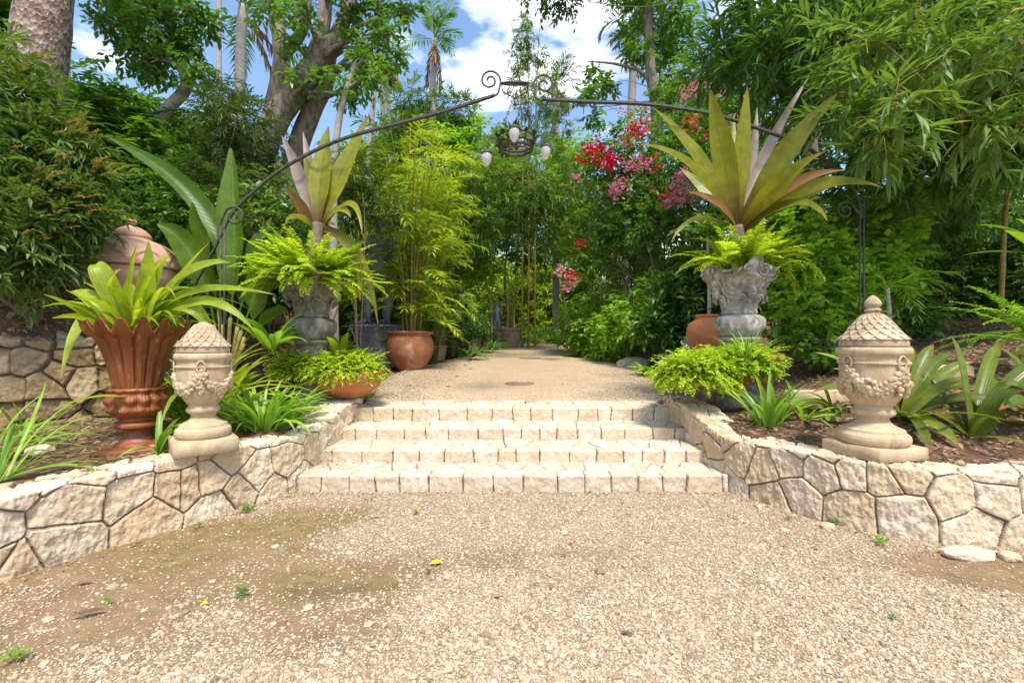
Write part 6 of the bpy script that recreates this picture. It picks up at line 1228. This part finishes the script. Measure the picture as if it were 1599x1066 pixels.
# ---- clumps of strap leaves along the walls
def clump(label, p, n, L, W, el=(.6, 1.45), droop=(.6, 1.9), leaf=None, name='strap_leaf_clump', group='strap-leaved clumps along the walls', sp=.07, az=(0, 2 * PI), cat='plant'):
    g = Geo(); a = R(*az, n); straps(g, np.asarray(p, float) + np.stack([np.cos(a), np.sin(a), 0 * a], 1) * R(0, sp, (n, 1)), a, R(*el, n), R(.6, 1.1, n) * L, R(.8, 1.2, n) * W, R(*droop, n), 9, S_STRAP, .35, rng.normal(0, .25, n), bend=rng.normal(0, .25, n))
    return one(name, label, cat, [('leaves', g, leaf or L_GRASS)], p, group)
def onb(px, py, Y): return gpt(px, py, Y)
clump('dense dark green strap-leaf clump between the garlanded urn and the lime fern mound', onb(410, 665, 4.45), 90, .72, .036, leaf=L_GRASS, sp=.16)
clump('second dense strap-leaf clump close to the lime fern mound', onb(452, 640, 4.75), 50, .55, .032, leaf=L_GRASS, sp=.12)
clump('few-leaved strap plant in front of the foot of the fluted urn', onb(246, 700, 3.78), 9, .52, .040, (.5, 1.4), (.3, 1.5), L_GRASS)
clump('grassy clump hanging over the left wall at the picture edge', onb(-5, 720, 3.1), 30, .95, .022, (.2, 1.2), (.6, 1.8), L_GRASS)
clump('sparse grass tuft at the foot of the rubble wall', onb(40, 660, 4.1), 16, .45, .02, leaf=L_BRIGHT)
clump('tall grass tuft sticking out below the rubble wall at the left margin', onb(-20, 650, 3.6), 26, .75, .026, (.4, 1.3), leaf=L_GRASS)
clump('bright strap-leaf clump on the right wall between the fern bush and the finial urn', onb(1200, 668, 4.55), 46, .58, .036, (.7, 1.5), (.3, 1.4), L_GRASS, sp=.12)
clump('fine grass spray rising out of the right fern bushes', P(1165, 560, 5.0), 30, .42, .013, (.7, 1.5), (.2, 1.2), L_GRASS)
clump('low spreading strap leaves left of the finial urn', onb(1255, 655, 4.6), 14, .50, .032, (.2, 1.0), (.2, 1.2), L_GRASS)
clump('broad-leaved young lily beside the lower bowl of the dark grey urn', P(528, 565, 5.9), 18, .55, .09, (.6, 1.4), (.5, 1.6), L_BIRD, sp=.08)
clump('broad-leaved young lily in front of the dark grey urn at left', P(425, 545, 5.2), 16, .5, .085, (.6, 1.4), (.4, 1.6), L_BRIGHT, sp=.06)
clump('yellowish strap-leaf tuft between the terracotta bowl and the big clay pot', gpt(575, 590, 6.6), 16, .36, .022, (.6, 1.5), (.5, 1.6), L_YEL)
clump('lily clump standing in front of the rubble wall behind the garlanded urn', onb(290, 600, 4.7), 22, .8, .055, (.7, 1.4), (.5, 1.8), L_BRIGHT)
clump('large arching strap leaves on the bank right of the domed jar', onb(300, 520, 5.6), 24, .9, .07, (.6, 1.3), (.6, 1.6), L_MID)
for px, py, Y, L, lab in ((838, 538, 15.5, .55, 'pale arching strap-leaf plant spilling at the wide tan tub'), (770, 548, 13.0, .5, 'dark arching plant in front of the wide tan tub'), (735, 560, 11.6, .4, 'low strap plant below the round dark bush')):
    p = on_path(px, py + 4); clump(lab, p + A(0, .2, .1), 34, L * 1.5, .05, (.3, 1.3), (.8, 2.0), L_YEL if px > 800 else L_MID, group='strap plants along the far path')

# ---- bromeliads with red tips round the right urn
def brom(label, p, leaves, base_n, L, W):
    g = Geo(); Y = p[1]
    for t_, w, dy in leaves: e = P(*t_, Y + dy); m_ = (p + e) / 2 + A(0, 0, .13 * np.linalg.norm(e - p)); bezleaf(g, p, m_, e, .60 * w / FPX * Y, (R(-.3, .3), -.8, 1), 12, S_BROM, .55, R(0, 1), .03)
    if base_n: a = R(0, 2 * PI, base_n); straps(g, p + np.stack([np.cos(a), np.sin(a), 0 * a], 1) * .03, a, R(.15, 1.2, base_n), R(.7, 1.1, base_n) * L, W, R(.2, 1.4, base_n), 9, S_STRAP, .55, rng.normal(0, .1, base_n))
    return one('bromeliad', label, 'bromeliad', [('leaves', g, L_BROM)], p, 'red-tipped bromeliads on the right bank')
p = onb(1410, 650, 4.35); brom('red-tipped bromeliad spreading from behind the garlanded urn with finial', p, [((1458, 538), 28, .2), ((1522, 564), 28, -.1), ((1490, 552), 24, .35), ((1545, 600), 24, .1), ((1395, 560), 22, .5), ((1300, 575), 22, .2), ((1520, 590), 24, -.3), ((1575, 628), 26, -.4), ((1270, 550), 20, .3), ((1424, 540), 22, .6), ((1268, 612), 24, -.2), ((1500, 700), 30, -.55), ((1450, 705), 30, -.6)], 12, .74, .036)
p = onb(1515, 695, 4.0); brom('broad-leaved bromeliad at the bottom right corner of the planting', p, [((1485, 524), 26, .1), ((1600, 610), 44, -.3), ((1650, 560), 40, 0), ((1560, 540), 30, .5), ((1565, 590), 26, .4)], 10, .78, .042)
p = onb(1640, 690, 4.1); brom('bromeliad leaning in from the right margin with a red bud tip', p, [((1562, 543), 26, .2), ((1570, 600), 30, -.2), ((1560, 640), 34, -.4)], 12, .85, .046)
p = onb(1300, 640, 4.75); brom('low bromeliad with curled outer leaves left of the finial urn', p, [((1290, 690), 22, -.4), ((1240, 640), 22, -.1)], 8, .5, .036)

# ---- ground cover and low plants right of the path
for px, py, Y, r, lf, tw, lab in ((905, 500, 14.5, .55, L_BRIGHT, BROAD, 'fresh green leafy plant at the far right bend of the path'), (940, 500, 12.8, .6, L_BRIGHT, BROAD, 'leafy ground-cover bush right of the path, farthest of the row'), (985, 500, 11.4, .6, L_BRIGHT, BROAD, 'bright leafy bush in the row right of the path'), (1020, 480, 10.4, .6, L_BRIGHT, BROAD, 'mid-green leafy bush behind the rock pile'), (960, 535, 11.8, .32, L_BRIGHT, HEDGE, 'low small-leaved ground cover at the path edge'), (1060, 500, 9.6, .5, L_DARK, BROAD, 'dark leafy bush behind the pipe bollard'), (925, 530, 13.0, .32, L_BRIGHT, HEDGE, 'low cushion plant by the far path edge'), (1085, 440, 9.4, .6, L_DARK, BROAD, 'dark bush behind the orange jar')):
    b = gpt(px, py, Y); shrub('border_plant', lab, b, [(P(px + dx / Y * 10, py + dy / Y * 10, Y + dz), r * R(.75, 1.1), 60) for dx, dy, dz in ((-25, 12, 0), (25, 8, .1), (0, -22, .3), (5, 25, -.2))], lf, dict(tw, LL=tw['LL'] * 1.1, twL=.35), group='border plants right of the path', r=.015)
clump('hosta-like broad-leaved plant by the rock at the path edge', gpt(1022, 560, 8.9), 34, .5, .13, (.3, 1.3), (.6, 1.6), L_BRIGHT, group='border plants right of the path', sp=.12)
clump('upright strappy palm-like plant among the ground cover', gpt(965, 520, 12.2), 26, 1.1, .07, (.6, 1.4), (.3, 1.2), L_MID, group='border plants right of the path')
fern('fan of arching ferns behind the far end of the path', gpt(850, 520, 20), 60, 1.3, .16, .05, L_BRIGHT, (.3, 1.3), (.8, 1.8), 22, r0=.6)
fern('second fan of ferns where the path turns right', gpt(880, 520, 19.2), 50, 1.1, .15, .05, L_MID, (.3, 1.3), (.8, 1.8), 22, r0=.5)
# round dark bush, small pot plants
for (q, s), r, lf, lab in ((q3, .62, L_DARK, 'round dark green bush growing in the dark pot'),):
    c = q + A(0, 0, .55); g, gt = Geo(), Geo(); limbs(gt, q, [c], .03); cloud(g, c, (r, r, r * .75), 170, **dict(BROAD, twL=.3, LL=.15, LW=.05, droop=1.0, ldroop=.9)); one('round_bush', lab, 'shrub', [('stems', gt, M_BARK), ('foliage', g, lf)], q)
for (q, s), lab in ((q1, 'leafy plant in the brown pot behind the large round terracotta pot'), (q2, 'leafy plant in the brown pot beside the carved totem'), (q4, 'spiky plant in the small reddish pot')):
    clump(lab, q, 26, .55, .07, (.2, 1.3), (.6, 1.6), L_MID, name='pot_plant', group='plants in the small pots')
for px, py, Y, r, lf, lab in ((655, 470, 12.6, .8, L_DARK, 'dark bush behind the stone bust'), (700, 500, 13.2, .6, L_DARK, 'dark bush behind the carved totem'), (770, 500, 21, .9, L_MID, 'green bush behind the bronze boy'), (560, 500, 12.6, .8, L_DARK, 'dark bush behind the metal figure'), (610, 470, 11.4, .7, L_MID, 'leafy bush behind the big clay pot')):
    b = gpt(px, py, Y); shrub('path_shrub', lab, b, [(P(px + dx, py + dy, Y + dz), r * R(.75, 1.1), 70) for dx, dy, dz in ((-25, 12, 0), (25, 8, .1), (0, -32, .3), (5, 35, -.2))], lf, dict(BROAD, LL=.15, LW=.06), group='bushes left of the path', r=.02)
for px, py, Y, L, lab in ((1600, 350, 5.6, .9, 'bright broad-leaved palm seedling at the right margin'), ):
    clump(lab, P(1640, 400, 5.6), 16, L, .10, (.2, 1.3), (.4, 1.3), L_BRIGHT)
# sprouts in the gravel and at the foot of the walls
for i, (px, py, s, lab) in enumerate(((378, 930, .06, 'small green weed sprouting in the bare dirt'), (22, 1030, .07, 'tiny upright seedling at the bottom left'), (50, 885, .12, 'bushy weed at the foot of the left wall, leftmost'), (122, 856, .13, 'feathery weed at the foot of the left wall'), (385, 800, .10, 'small weed at the wall foot near the steps'), (310, 822, .05, 'low weed below the left urn plinth'), (1300, 820, .07, 'weed at the foot of the right wall'), (1375, 850, .08, 'thin grass at the muddy foot of the right wall'), (1230, 812, .04, 'speck of green by the right wall foot'), (880, 870, .035, 'tiny weed in the middle of the gravel'), (1395, 968, .035, 'tiny weed in the gravel at the right'), (650, 803, .05, 'low weed in front of the bottom step'), (668, 895, .03, 'seedling beside the yellow fallen leaf'), (165, 942, .04, 'sparse weed beside the tan curled leaf'))):
    p = court_pt(px, py); n = 18; s *= .75; g = Geo(); a = R(0, 2 * PI, n); fronds(g, p + rng.normal(0, s * .25, (n, 3)) * A(1, 1, 0), a, R(.4, 1.5, n), R(.6, 1.2, n) * s, R(.1, 1.2, n), 4, s * .28, s * .13, .9, .3, 0, S_ELL, .3, .2, None, s * .03)
    tag(g.build('weed', L_BRIGHT if i % 2 else L_MID), lab, 'weed', 'weeds sprouting on the forecourt')
for px, py, s in ((715, 590, .05), (727, 572, .06), (640, 605, .05), (700, 606, .05), (735, 578, .05)):
    p = on_path(px, py) + A(0, 0, .02); n = 14; g = Geo(); a = R(0, 2 * PI, n); fronds(g, p + rng.normal(0, s * .5, (n, 3)) * A(1, 1, 0), a, R(.2, 1.2, n), R(.6, 1.2, n) * s, .5, 4, s * .3, s * .15, .9, .3, 0, S_ELL, .3)
    tag(g.build('weed', L_MID), 'scattered low weed sprouting in the gravel path near the big clay pot', 'weed', 'weeds sprouting in the path')
